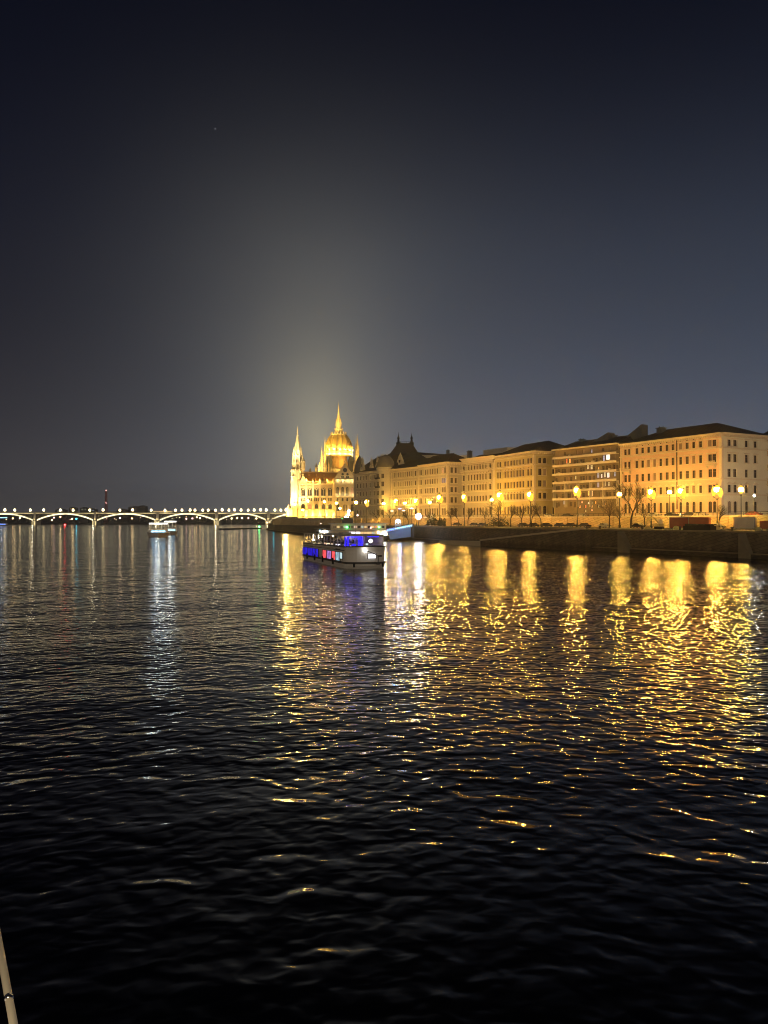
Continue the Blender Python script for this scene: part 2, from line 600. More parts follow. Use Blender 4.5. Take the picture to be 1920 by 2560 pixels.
def build_water():
    mb = MB()
    nx, ny = 24, 24
    mb.face([(-2600, -120, 0), (2600, -120, 0), (2600, 3000, 0), (-2600, 3000, 0)])
    m = bpy.data.materials.new('river_water')
    m.use_nodes = True
    t = m.node_tree
    g = NT(t)
    MATS['river_water'] = m
    # node group: wave height at a point
    grp = bpy.data.node_groups.new('wave_height', 'ShaderNodeTree')
    grp.interface.new_socket('P', in_out='INPUT', socket_type='NodeSocketVector')
    grp.interface.new_socket('H', in_out='OUTPUT', socket_type='NodeSocketFloat')
    q = NT(grp)
    gi, go = q.n('NodeGroupInput'), q.n('NodeGroupOutput')
    sp = q.n('ShaderNodeSeparateXYZ')
    grp.links.new(gi.outputs[0], sp.inputs[0])
    bow = q.m('MULTIPLY', q.m('SUBTRACT', q.m('SQRT', q.m('ADD', q.m('MULTIPLY', sp.outputs[0], sp.outputs[0]), 3600.0)), 60.0), 0.8)
    cbn = q.n('ShaderNodeCombineXYZ')
    grp.links.new(sp.outputs[0], cbn.inputs[0])
    grp.links.new(q.m('ADD', sp.outputs[1], bow), cbn.inputs[1])
    P = cbn.outputs[0]

    def layer(wl, amp, ang, stretch, detail, rough=0.5, dist=0.0, seed=0.0):
        mp = q.n('ShaderNodeMapping', vector_type='TEXTURE')
        grp.links.new(P, mp.inputs[0])
        mp.inputs['Rotation'].default_value = (0, 0, radians(ang))
        mp.inputs['Scale'].default_value = (wl * stretch, wl, 1)
        mp.inputs['Location'].default_value = (seed, seed * 0.7, 0)
        nz = q.n('ShaderNodeTexNoise', noise_dimensions='2D')
        grp.links.new(mp.outputs[0], nz.inputs['Vector'])
        nz.inputs['Scale'].default_value = 1.0
        nz.inputs['Detail'].default_value = detail
        nz.inputs['Roughness'].default_value = rough
        nz.inputs['Distortion'].default_value = dist
        return q.m('MULTIPLY', q.m('SUBTRACT', nz.outputs[0], 0.5), amp)
    h = layer(9.0, 0.26, 12, 2.2, 1.0, 0.4, 0.3, 11)
    h = q.m('ADD', h, layer(2.8, 0.105, 5, 1.7, 1.0, 0.45, 0.6, 37))
    h = q.m('ADD', h, layer(1.0, 0.100, -8, 1.4, 1.0, 0.5, 0.5, 73))
    h = q.m('ADD', h, layer(0.46, 0.060, 12, 1.3, 0.6, 0.5, 0.3, 5))
    grp.links.new(h, go.inputs[0])
    geo = g.n('ShaderNodeNewGeometry')
    pos = geo.outputs['Position']

    def H(off):
        nd = g.n('ShaderNodeGroup')
        nd.node_tree = grp
        t.links.new(g.v('ADD', pos, off), nd.inputs[0])
        return nd.outputs[0]
    e = 0.03
    h0 = H((0, 0, 0))
    sx = g.m('DIVIDE', g.m('SUBTRACT', H((e, 0, 0)), h0), e)
    sy = g.m('DIVIDE', g.m('SUBTRACT', H((0, e, 0)), h0), e)
    # calmer and rougher patches
    pz = g.n('ShaderNodeTexNoise', noise_dimensions='2D')
    mp = g.n('ShaderNodeMapping', vector_type='TEXTURE')
    t.links.new(pos, mp.inputs[0])
    mp.inputs['Scale'].default_value = (60, 22, 1)
    mp.inputs['Rotation'].default_value = (0, 0, radians(12))
    t.links.new(mp.outputs[0], pz.inputs['Vector'])
    pz.inputs['Scale'].default_value = 1
    pz.inputs['Detail'].default_value = 2
    k = g.m('ADD', 0.5, g.m('MULTIPLY', pz.outputs[0], 0.8))
    pz2 = g.n('ShaderNodeTexNoise', noise_dimensions='2D')
    mp2 = g.n('ShaderNodeMapping', vector_type='TEXTURE')
    t.links.new(pos, mp2.inputs[0])
    mp2.inputs['Scale'].default_value = (9, 4.5, 1)
    mp2.inputs['Rotation'].default_value = (0, 0, radians(-14))
    t.links.new(mp2.outputs[0], pz2.inputs['Vector'])
    pz2.inputs['Scale'].default_value = 1
    pz2.inputs['Detail'].default_value = 2
    k = g.m('MULTIPLY', k, g.m('ADD', 0.45, g.m('MULTIPLY', pz2.outputs[0], 1.0)))
    # calmer water in the lee of our own boat, rougher out in the stream
    spz = g.n('ShaderNodeSeparateXYZ')
    t.links.new(pos, spz.inputs[0])
    lee = g.n('ShaderNodeMapRange', interpolation_type='SMOOTHSTEP')
    g.put(lee.inputs['Value'], spz.outputs[1])
    lee.inputs['From Min'].default_value = 12
    lee.inputs['From Max'].default_value = 34
    lee.inputs['To Min'].default_value = 0.74
    lee.inputs['To Max'].default_value = 1.34
    k = g.m('MULTIPLY', k, lee.outputs[0])
    cb = g.n('ShaderNodeCombineXYZ')
    g.put(cb.inputs[0], g.m('MULTIPLY', g.m('MULTIPLY', sx, k), -1.0))
    g.put(cb.inputs[1], g.m('MULTIPLY', g.m('MULTIPLY', sy, k), -1.0))
    cb.inputs[2].default_value = 1.0
    nrm = g.v('NORMALIZE', cb.outputs[0])
    b = t.nodes['Principled BSDF']
    b.inputs['Base Color'].default_value = (0.0012, 0.0018, 0.002, 1)
    b.inputs['Roughness'].default_value = 0.085
    b.inputs['IOR'].default_value = 1.34
    b.inputs['Specular IOR Level'].default_value = 0.5
    t.links.new(nrm, b.inputs['Normal'])
    structure('water', mb, 'river_water')


build_water()
# lower quay, upper road level, far bank
mb = MB()
top = offs(QUAY, -2.2)
poly = [(p[0], p[1], ZQ) for p in top] + [(-60, 760, ZQ), (400, 760, ZQ), (400, 120, ZQ)]
mb.face(poly)
structure('lower_quay_ground', mb, 'asphalt')
mb = MB()
wl = [(170, 105)] + WALL + [(-58, 500), (-78, 540), (-92, 640), (-150, 900), (-178, 1330)]
mb.face([(p[0], p[1], ZU) for p in wl] + [(1500, 1330, ZU), (1500, 105, ZU)])
structure('upper_street_ground', mb, 'asphalt')
mb = MB()
mb.face([(-2600, 1660, 2.5), (-160, 1660, 2.5), (2600, 1660, 2.5), (2600, 4200, 2.5), (-2600, 4200, 2.5)])
mb.face([(-2600, 1640, -1), (2600, 1640, -1), (2600, 1660, 2.5), (-2600, 1660, 2.5)])
structure('far_bank_ground', mb, 'far_dark')

# quay wall: stepped stone slope
root = thing('quay_wall', 'dark sloping stone quay wall along the river edge below the parked cars', 'quay wall', (40, 230, 0))
body, ledge, cope = MB(), MB(), MB()
L0, L1 = offs(QUAY, 0), offs(QUAY, -0.9)
L2, L3, L4 = offs(QUAY, -1.2), offs(QUAY, -2.0), offs(QUAY, -2.6)
def band(mb, A, za, B, zb):
    for i in range(len(A) - 1):
        mb.face([(A[i][0], A[i][1], za), (B[i][0], B[i][1], zb), (B[i + 1][0], B[i + 1][1], zb), (A[i + 1][0], A[i + 1][1], za)])
band(body, L0, -1.5, L0, 0.9)
band(ledge, L0, 0.9, L1, 1.15)
band(body, L1, 1.15, L3, 5.45)
Lc = offs(QUAY, -1.85)
band(cope, Lc, 5.45, Lc, 5.83)
band(cope, Lc, 5.83, L4, 5.83)
band(cope, L3, 5.45, Lc, 5.45)
# closed upstream end
e0, e1, e2 = L0[-1], (-60, 760), None
body.face([(L0[-1][0], L0[-1][1], -1.5), (-60, 762, -1.5), (-60, 762, 5.7), (L3[-1][0], L3[-1][1], 5.5), (L1[-1][0], L1[-1][1], 1.15), (L0[-1][0], L0[-1][1], 0.9)])
body.build('slope', 'quay_stone', root)
ledge.build('ledge', 'quay_ledge', root)
cope.build('coping', 'quay_ledge', root)

for i, (px, lab) in enumerate(((1560, 'narrow stone steps cut into the quay wall below the tallest bare tree'), (1862, 'narrow stone steps down the quay wall below the cream cabin'))):
    A_, B_ = along(QUAY, px - 14), along(QUAY, px + 14)
    fr_, L_ = frame(B_, A_)
    root_ = thing('quay_steps', lab, 'steps', (A_[0], A_[1], 0))
    m_ = MB()
    for k in range(14):
        u = k / 14
        m_.wbox(fr_, L_ * u, L_ * (u + 1 / 14), -.5, 1.2 + 4.4 * u, -2.2, .35)
    m_.build('treads', 'quay_ledge', root_)
for i, px in enumerate((1110, 1500, 1605, 1700, 1830)):
    q_ = along(offs(QUAY, -2.9), px)
    m_ = MB()
    m_.lathe((q_[0], q_[1], ZQ), [(.22, 0), (.2, .6), (.34, .66), (.34, .82), (.15, .9)], 10)
    tag(m_.build('bollard', 'iron'), ['iron bollard on the quay edge below the slim bare trees', 'iron bollard on the quay edge below the balcony block', 'iron bollard on the quay edge below the tallest bare tree', 'iron bollard on the quay edge below the dark red container', 'iron bollard on the quay edge below the cream cabin'][i], 'bollard', 'bollards along the quay')

# ramp going down to the river in front of the wall
P1, P0 = along(QUAY, 1215), along(QUAY, 1478)
fr, L = frame(P0, P1)
root = thing('boat_ramp', 'pale stone ramp sloping down the dark quay wall to the river', 'ramp', (P0[0], P0[1], 0))
mb = MB()
Q = lambda t, d, z: (fr[0][0] + fr[1][0] * t + fr[2][0] * d, fr[0][1] + fr[1][1] * t + fr[2][1] * d, z)
z0, z1 = 5.7, 1.6
mb.hexa([Q(0, 2.2, -1), Q(L, 2.2, -1), Q(L, -1.8, -1), Q(0, -1.8, -1), Q(0, 2.2, z0), Q(L, 2.2, z1), Q(L, -1.8, z1), Q(0, -1.8, z0)])
mb.build('ramp_body', 'quay_stone', root)
mb = MB()
mb.hexa([Q(0, 2.5, z0 + .02), Q(L, 2.5, z1 + .02), Q(L, 1.9, z1 + .02), Q(0, 1.9, z0 + .02), Q(0, 2.5, z0 + .5), Q(L, 2.5, z1 + .5), Q(L, 1.9, z1 + .5), Q(0, 1.9, z0 + .5)])
mb.hexa([Q(-2, -1.7, z0 + .02), Q(L, 1.85, z1 + .02), Q(L, -1.7, z1 + .02), Q(-2, -1.75, z0 + .02), Q(-2, 1.8, z0 + .06), Q(L, 1.8, z1 + .06), Q(L, -1.7, z1 + .06), Q(-2, -1.7, z0 + .06)])
mb.hexa([Q(L, 2.2, -1), Q(L + 24, 2.2, -1), Q(L + 24, -1.0, -1), Q(L, -1.0, -1), Q(L, 2.2, 1.5), Q(L + 24, 2.2, 1.2), Q(L + 24, -1.0, 1.2), Q(L, -1.0, 1.5)])
mb.build('ramp_kerb', 'ramp_stone', root)

# retaining wall between quay road and upper street, with its railing
root = thing('retaining_wall', 'ochre stone retaining wall lit by the lamps below the upper street', 'wall', (60, 290, ZQ))
wp, wc = MB(), MB()
WL2 = wl[:-3]
for a, b in zip(WL2, WL2[1:]):
    fr, L = frame(a, b)
    wp.wbox(fr, 0, L, ZQ - .5, ZU - .1, -.6, 0)
    wc.wbox(fr, 0, L, ZU - .1, ZU + .25, -.75, .18)
    n = max(1, int(L / 7))
    for k in range(n):
        t = (k + .5) * L / n
        wp.wbox(fr, t - .35, t + .35, ZQ - .5, ZU - .12, 0, .22)
wp.build('wall_face', 'wall_stone', root)
wc.build('coping', 'trim_pale', root)
root = thing('street_railing', 'thin dark iron railing on top of the ochre retaining wall', 'railing', (60, 290, ZU))
rr = MB()
for a, b in zip(WL2, WL2[1:]):
    fr, L = frame(a, b)
    rr.wbox(fr, 0, L, ZU + 1.12, ZU + 1.26, -.42, -.24)
    rr.wbox(fr, 0, L, ZU + .68, ZU + .74, -.36, -.30)
rr.build('rail', 'iron', root)
pp = MB()
for a, b in zip(WL2, WL2[1:]):
    fr, L = frame(a, b)
    n = max(1, int(L / 2.4))
    for k in range(n):
        t = (k + .5) * L / n
        pp.wbox(fr, t - .05, t + .05, ZU + .2, ZU + 1.12, -.38, -.28)
o = pp.build('railing_posts', 'iron', root)
o['kind'] = 'stuff'
o.name = 'post'


# ---------------------------------------------------------------- facades
def window_mesh(root, fr, tc, w, z0, z1, arch, glass, label=None, depth=0.32, bars=True):
    mb = MB()
    d = -depth
    a, b = tc - w / 2, tc + w / 2
    mb.k = 0
    fw = 0.10
    mb.wbox(fr, a, a + fw, z0, z1, d, d + .09)
    mb.wbox(fr, b - fw, b, z0, z1, d, d + .09)
    mb.wbox(fr, a + fw, b - fw, z0, z0 + fw, d, d + .09)
    mb.wbox(fr, a + fw, b - fw, z1 - fw, z1, d, d + .09)
    if bars:
        mb.wbox(fr, tc - .04, tc + .04, z0 + fw, z1 - fw, d, d + .07)
        zt = z0 + (z1 - z0) * .68
        mb.wbox(fr, a + fw, tc - .04, zt - .04, zt + .04, d, d + .06)
        mb.wbox(fr, tc + .04, b - fw, zt - .04, zt + .04, d, d + .06)
    mb.k = 1
    mb.wface(fr, [(a + fw, d + .02, z0 + fw), (a + fw, d + .02, z1 - fw), (b - fw, d + .02, z1 - fw), (b - fw, d + .02, z0 + fw)])
    o = mb.build('window', ['window_frame', glass], root)
    if label:
        o['label'] = label
    return o


def facade(root, mbw, mbt, p0, p1, z0, z1, wins, depth=0.32, hood=True):
    """wins: (t centre, width, z0, z1, style, glass); opens real holes in the wall and sets a window in each"""
    fr, L = frame(p0, p1)
    wins = [w for w in wins if w[0] - w[1] / 2 > .2 and w[0] + w[1] / 2 < L - .2]
    xs = sorted({0.0, L} | {round(w[0] - w[1] / 2, 4) for w in wins} | {round(w[0] + w[1] / 2, 4) for w in wins})
    holes = [(round(w[0] - w[1] / 2, 4), round(w[0] + w[1] / 2, 4), w[2], w[3]) for w in wins]
    for a, b in zip(xs, xs[1:]):
        if b - a < 1e-4:
            continue
        mid = (a + b) / 2
        cuts = sorted([(h[2], h[3]) for h in holes if h[0] < mid < h[1]])
        z = z0
        for c0, c1 in cuts:
            if c0 > z:
                mbw.wface(fr, [(a, 0, z), (a, 0, c0), (b, 0, c0), (b, 0, z)])
            z = max(z, c1)
        if z < z1:
            mbw.wface(fr, [(a, 0, z), (a, 0, z1), (b, 0, z1), (b, 0, z)])
    for w in wins:
        tc, wd, a0, a1, style, glass = w[:6]
        a, b = tc - wd / 2, tc + wd / 2
        D = -depth
        mbw.wface(fr, [(a, 0, a0), (a, 0, a1), (a, D, a1), (a, D, a0)])
        mbw.wface(fr, [(b, 0, a0), (b, D, a0), (b, D, a1), (b, 0, a1)])
        mbw.wface(fr, [(a, 0, a1), (b, 0, a1), (b, D, a1), (a, D, a1)])
        mbw.wface(fr, [(a, 0, a0), (a, D, a0), (b, D, a0), (b, 0, a0)])
        if style == 'arch':
            r = wd / 2
            zc = a1 - r
            for sgn in (-1, 1):
                pts = [(tc + sgn * r, 0.0, a1)]
                for k in range(5):
                    an = k / 4 * pi / 2
                    pts.append((tc + sgn * r * cos(an), 0.0, zc + r * sin(an)))
                pts = [(p[0], -.02, p[2]) for p in pts]
                mbw.wface(fr, pts if sgn > 0 else pts[::-1])
        lab = None if glass == 'glass_dark' else 'lit window'
        window_mesh(root, fr, tc, wd, a0, a1, style == 'arch', glass, lab, depth)
        if hood and style != 'plain':
            mbt.wbox(fr, a - .24, b + .24, a0 - .26, a0, 0.002, .42)
            mbt.wbox(fr, a - .2, a - .01, a0, a1, 0.002, .10)
            mbt.wbox(fr, b + .01, b + .2, a0, a1, 0.002, .10)
            if style == 'rect':
                mbt.wbox(fr, a - .34, b + .34, a1 + .22, a1 + .5, 0.002, .55)
            elif style == 'ped':
                mbt.wbox(fr, a - .38, b + .38, a1 + .2, a1 + .42, 0.002, .55)
                (px, py), (ex, ey), (nx, ny) = fr
                def P(t, d, z):
                    return (px + ex * t + nx * d, py + ey * t + ny * d, z)
                for q in ((0.003, .30),):
                    A = [P(a - .3, q[1], a1 + .38), P(b + .3, q[1], a1 + .38), P(tc, q[1], a1 + .95)]
                    B = [P(a - .3, q[0], a1 + .38), P(b + .3, q[0], a1 + .38), P(tc, q[0], a1 + .95)]
                    mbt.face(A)
                    mbt.face([A[0], A[2], B[2], B[0]])
                    mbt.face([A[2], A[1], B[1], B[2]])
    return fr, L


def courses(mbt, fr, L, items, ext=0.3):
    for z, h, d in items:
        mbt.wbox(fr, -ext * 0, L, z, z + h, 0.004, d)


def cornice(mbt, fr, L, z, dent=0.9):
    mbt.wbox(fr, 0, L, z - 1.9, z - 1.7, .004, .18)
    n = int(L / dent)
    for k in range(n):
        t = (k + .5) * L / n
        mbt.wbox(fr, t - .2, t + .2, z - 1.25, z - .62, .004, .55)
    mbt.wbox(fr, 0, L, z - .62, z - .3, .004, .8)
    mbt.wbox(fr, 0, L, z - .3, z, .004, 1.05)


def hip_roof(root, P, zE, zR, inset, m='roof_dark', over=0.9):
    """hipped roof over a 4 point plan P, ridge zR"""
    cx = sum(p[0] for p in P) / 4
    cy = sum(p[1] for p in P) / 4
    def out(p, d):
        L = hypot(p[0] - cx, p[1] - cy)
        return (p[0] + (p[0] - cx) / L * d, p[1] + (p[1] - cy) / L * d)
    E = [out(p, over) for p in P]
    # ridge between the mid points of the short sides
    a = ((P[0][0] + P[3][0]) / 2, (P[0][1] + P[3][1]) / 2)
    b = ((P[1][0] + P[2][0]) / 2, (P[1][1] + P[2][1]) / 2)
    L = hypot(b[0] - a[0], b[1] - a[1])
    u = ((b[0] - a[0]) / L, (b[1] - a[1]) / L)
    r0 = (a[0] + u[0] * inset[0], a[1] + u[1] * inset[0], zR)
    r1 = (b[0] - u[0] * inset[1], b[1] - u[1] * inset[1], zR)
    e = [(p[0], p[1], zE) for p in E]
    mb = MB()
    mb.face([e[0], e[1], r1, r0])
    mb.face([e[1], e[2], r1])
    mb.face([e[2], e[3], r0, r1])
    mb.face([e[3], e[0], r0])
    mb.face(e[::-1])
    return mb.build('roof', m, root)


def chimney(root, x, y, z0, z1, w=1.2, rz=0.5):
    mb = MB()
    mb.box((x, y, (z0 + z1) / 2), (w, w * .8, z1 - z0), rz)
    mb.box((x, y, z1 + .12), (w * 1.25, w * 1.05, .24), rz)
    for k in (-.25, .25):
        mb.tube((x + k * w, y, z1 + .24), (x + k * w, y, z1 + .8), .16, .14, 6)
    return mb.build('chimney', 'roof_grey', root)


def back(p, q, D):
    fr, L = frame(p, q)
    n = fr[2]
    return (p[0] - n[0] * D, p[1] - n[1] * D), (q[0] - n[0] * D, q[1] - n[1] * D)


ROWS = [(32.0, 34.1), (26.9, 29.5), (22.1, 24.7), (17.1, 19.6), (10.6, 14.3)]


def palace(name, label, p0, p1, zc, cols, rows, styles, wm, lit=(), D=22, side=None, zr=41, hip=(8, 8), side_mat=None, zb=ZU - .3, strings=None, attic=False, roofm='roof_dark', seed=1, wscale=1.0):
    """a block of flats: front wall p0 (near) -> p1 (far) with window columns cols [(px, width)], rows of heights"""
    rnd = random.Random(seed)
    root = thing(name, label, 'building', (p0[0], p0[1], ZU))
    wall, trim = MB(), MB()
    fr, L = frame(p0, p1)
    wins = []
    for ri, (a, b) in enumerate(rows):
        for (px, w, *o) in cols:
            t = tat(p0, p1, px)
            g = 'glass_dark'
            for (lx, lr, lm) in lit:
                if lr == ri and abs(lx - px) < 4:
                    g = lm
            if g == 'glass_dark' and rnd.random() < .05 and ri < 4:
                g = 'lit_dim'
            wins.append((t, w * wscale, a, b, styles[ri], g))
    facade(root, wall, trim, p0, p1, zb, zc, wins)
    if strings is None:
        strings = [(rows[0][0] - .8, .34, .5), (rows[2][0] - .8, .34, .5), (rows[3][0] - .95, .55, .7)]
    courses(trim, fr, L, strings)
    cornice(trim, fr, L, zc)
    # base plinth and end pilasters
    trim.wbox(fr, 0, L, zb, zb + 1.0, .004, .25)
    for t in (0.02, L - .82):
        trim.wbox(fr, t, t + .8, zb + 1.0, zc - 1.95, .002, .16)
    q0, q1 = back(p0, p1, D)
    # back and side walls
    wall.face([(p1[0], p1[1], zb), (p1[0], p1[1], zc), (q1[0], q1[1], zc), (q1[0], q1[1], zb)])
    wall.face([(q1[0], q1[1], zb), (q1[0], q1[1], zc), (q0[0], q0[1], zc), (q0[0], q0[1], zb)])
    if side:
        sw = MB()
        scols, srows = side
        e = frame(q0, p0)
        wins = []
        for ri, (a, b) in enumerate(rows):
            for (px, w, *o) in scols:
                t = tat(q0, p0, px)
                wins.append((t, w, a, b, styles[ri], 'glass_dark' if rnd.random() > .06 else 'lit_dim'))
        f2, L2 = facade(root, sw, trim, q0, p0, zb, zc, wins)
        courses(trim, f2, L2, strings)
        cornice(trim, f2, L2, zc)
        trim.wbox(f2, 0, L2, zb, zb + 1.0, .004, .25)
        trim.wbox(f2, L2 - .82, L2 - .02, zb + 1.0, zc - 1.95, .002, .16)
        sw.build('side_wall', side_mat or wm, root)
    else:
        wall.face([(q0[0], q0[1], zb), (q0[0], q0[1], zc), (p0[0], p0[1], zc), (p0[0], p0[1], zb)])
    wall.build('wall', wm, root)
    trim.build('moulding', 'trim_pale', root)
    rf = hip_roof(root, [p0, p1, q1, q0], zc + .02, zr, hip, roofm)
    return root, rf, fr, L


def balcony(root, p0, p1, px0, px1, z, h=1.1, d=1.3):
    fr, L = frame(p0, p1)
    a, b = sorted((tat(p0, p1, px0), tat(p0, p1, px1)))
    mb = MB()
    mb.wbox(fr, a, b, z - .3, z, .01, d)
    for t in (a + .3, b - .6):
        mb.wbox(fr, t, t + .3, z - 1.1, z - .3, .01, d * .6)
    n = int((b - a) / .35)
    for k in range(n + 1):
        t = a + (b - a) * k / n
        mb.wbox(fr, t - .05, t + .05, z, z + h - .15, d - .15, d - .05)
    mb.wbox(fr, a - .05, b + .05, z + h - .15, z + h, d - .2, d)
    return mb.build('balcony', 'trim_pale', root)


# ---- corner palace at the right (orange lit front, side plaster paled by painted-in cold lamp light)
c1 = [(1564, 1.3), (1573.5, 1.3)] + [(x, 1.35) for x in (1593, 1607, 1622, 1637, 1652.5, 1668, 1683, 1702, 1718.5, 1735, 1752)] + [(1775.5, 1.45), (1786.5, 1.45)]
B1a, B1b = (107.5, 245), (87.1, 283.5)
b1, rf, fr, L = palace('corner_palace', 'large orange lit corner building with pale grey side at the right', B1a, B1b, 36.2, c1, ROWS,
    ['rect', 'rect', 'plain', 'ped', 'arch'], 'plaster_ochre', side=([(1824, 1.7), (1838.5, 1.7), (1867, 1.6), (1889, 1.6)], None), side_mat='plaster_cold_lit', zr=41.2, hip=(11, 11), D=24)
balcony(b1, B1a, B1b, 1768, 1793, 26.2)
balcony(b1, B1a, B1b, 1556, 1579, 26.2)
chimney(rf, 100.3, 278, 38.5, 41.4, 2.6)
# attic grilles (small square vents above the top windows)
for px, w in c1[2:-2]:
    t = tat(B1a, B1b, px)
    mb = MB()
    mb.wbox(fr, t - .25, t + .25, 34.75, 35.2, .005, .06)
    mb.build('vent', 'iron', b1)
mb = MB()
t = tat(B1a, B1b, 1693.5)
mb.wbox(fr, t - .12, t + .12, 12, 35.4, .01, .3)
mb.build('drainpipe', 'iron', b1)

# ---- next block, right edge of the picture
C0 = at(1903, 1300, 256)
p1 = (C0[0], C0[1])
p0 = (p1[0] + 36 * .75, p1[1] - 36 * .2)
c0 = [(1917, 1.8), (1940, 1.8), (1963, 1.8), (1990, 1.8)]
palace('side_street_house', 'brown plaster house cut off by the right picture edge behind the corner palace', p0, p1, 36.0, c0, ROWS, ['rect', 'rect', 'ped', 'rect', 'arch'], 'plaster_brown', zr=41, seed=3)

# ---- yellow corner palace
B3a, B3b = (62.0, 318), (49.7, 346.6)
c3 = [(1245, 1.2), (1251, 1.2)] + [(x, 1.2) for x in (1263, 1270.4, 1278, 1285.5, 1293, 1300.5, 1308.5)] + [(1320.5, 1.3), (1328, 1.3)]
rows3 = [(31.9, 34.2), (26.9, 29.6), (22.2, 24.8), (17.2, 19.6), (10.8, 14.2)]
b3, rf, fr, L = palace('yellow_palace', 'ochre yellow corner building between the balcony block and the pale houses', B3a, B3b, 37.0, c3, rows3,
    ['arch', 'ped', 'plain', 'ped', 'arch'], 'plaster_yellow', side=([(1350, 1.6), (1362, 1.6), (1384, 1.2)], None), zr=42.5, hip=(8, 4), D=26, seed=5)
# ---- pale house with attic wall
B4a, B4b = B3b, (36.5, 369.6)
c4 = [(1159.5, 1.8)] + [(x, 1.2) for x in (1172, 1179, 1186.5, 1193.5, 1200.5, 1207.5, 1215)] + [(1226, 1.8)]
b4, rf, fr, L = palace('attic_house', 'pale ochre house with a light attic parapet left of the yellow corner building', B4a, B4b, 35.6, c4, rows3,
    ['rect', 'ped', 'ped', 'plain', 'arch'], 'plaster_cream', zr=40.0, hip=(1, 1), D=22, seed=6)
mb = MB()
mb.wbox(fr, 0.05, L - .05, 35.62, 37.3, -.8, .35)
mb.wbox(fr, 0.05, L - .05, 37.3, 37.6, -.9, .55)
mb.build('attic_parapet', 'trim_pale', b4)
mb = MB()
P = back(B4a, B4b, 9)
f4, l4 = frame(P[0], P[1])
mb.wbox(f4, 2, l4 * .75, 39.5, 41.8, -6, 0)
mb.build('roof_storey', 'plaster_grey', b4)
chimney(rf, 42, 377, 38, 42.0, 2.0)
balcony(b4, B4a, B4b, 1155, 1164, 31.2)
balcony(b4, B4a, B4b, 1221, 1231, 31.2)
# ---- house with lit top windows at its corner
B5a, B5b = (29.9, 364.5), (17.6, 388)
rows5 = [(30.8, 33.4), (26.0, 28.4), (21.6, 24.0), (16.6, 19.2), (10.6, 14)]
c5 = [(1050, 1.2), (1054, 1.2)] + [(x, 1.2) for x in (1063.5, 1069.5, 1075.5, 1081.5, 1087.5, 1093.5)] + [(1107, 1.4), (1112.5, 1.4)]
b5, rf, fr, L = palace('corner_house', 'cream corner house with white and blue lit windows near the middle of the row', B5a, B5b, 36.0, c5, rows5,
    ['rect', 'rect', 'rect', 'ped', 'rect'], 'plaster_cream', lit=[(1107, 0, 'lit_pink'), (1107, 1, 'lit_blue'), (1112.5, 1, 'lit_blue'), (1087.5, 2, 'lit_pink')],
    side=([(1129.5, 1.5), (1139.5, 1.3)], None), zr=41, hip=(7, 1), D=16, seed=8)
for o in b5.children:
    pass
B6a, B6b = B5b, (4.0, 411)
c6 = [(987, 1.3)] + [(x, 1.1) for x in (996.5, 1002, 1007.5, 1013, 1018.5, 1024, 1029.5)] + [(1039, 1.6)]
b6, rf, fr, L = palace('long_house', 'long pale house with seven narrow windows per floor right of the round corner tower', B6a, B6b, 35.4, c6, rows5,
    ['rect', 'rect', 'rect', 'ped', 'rect'], 'plaster_cream', zr=40.5, hip=(1, 2), D=18, seed=9)
mb = MB()
fs, ls = frame(back(B5a, B5b, 16)[0], B5a)
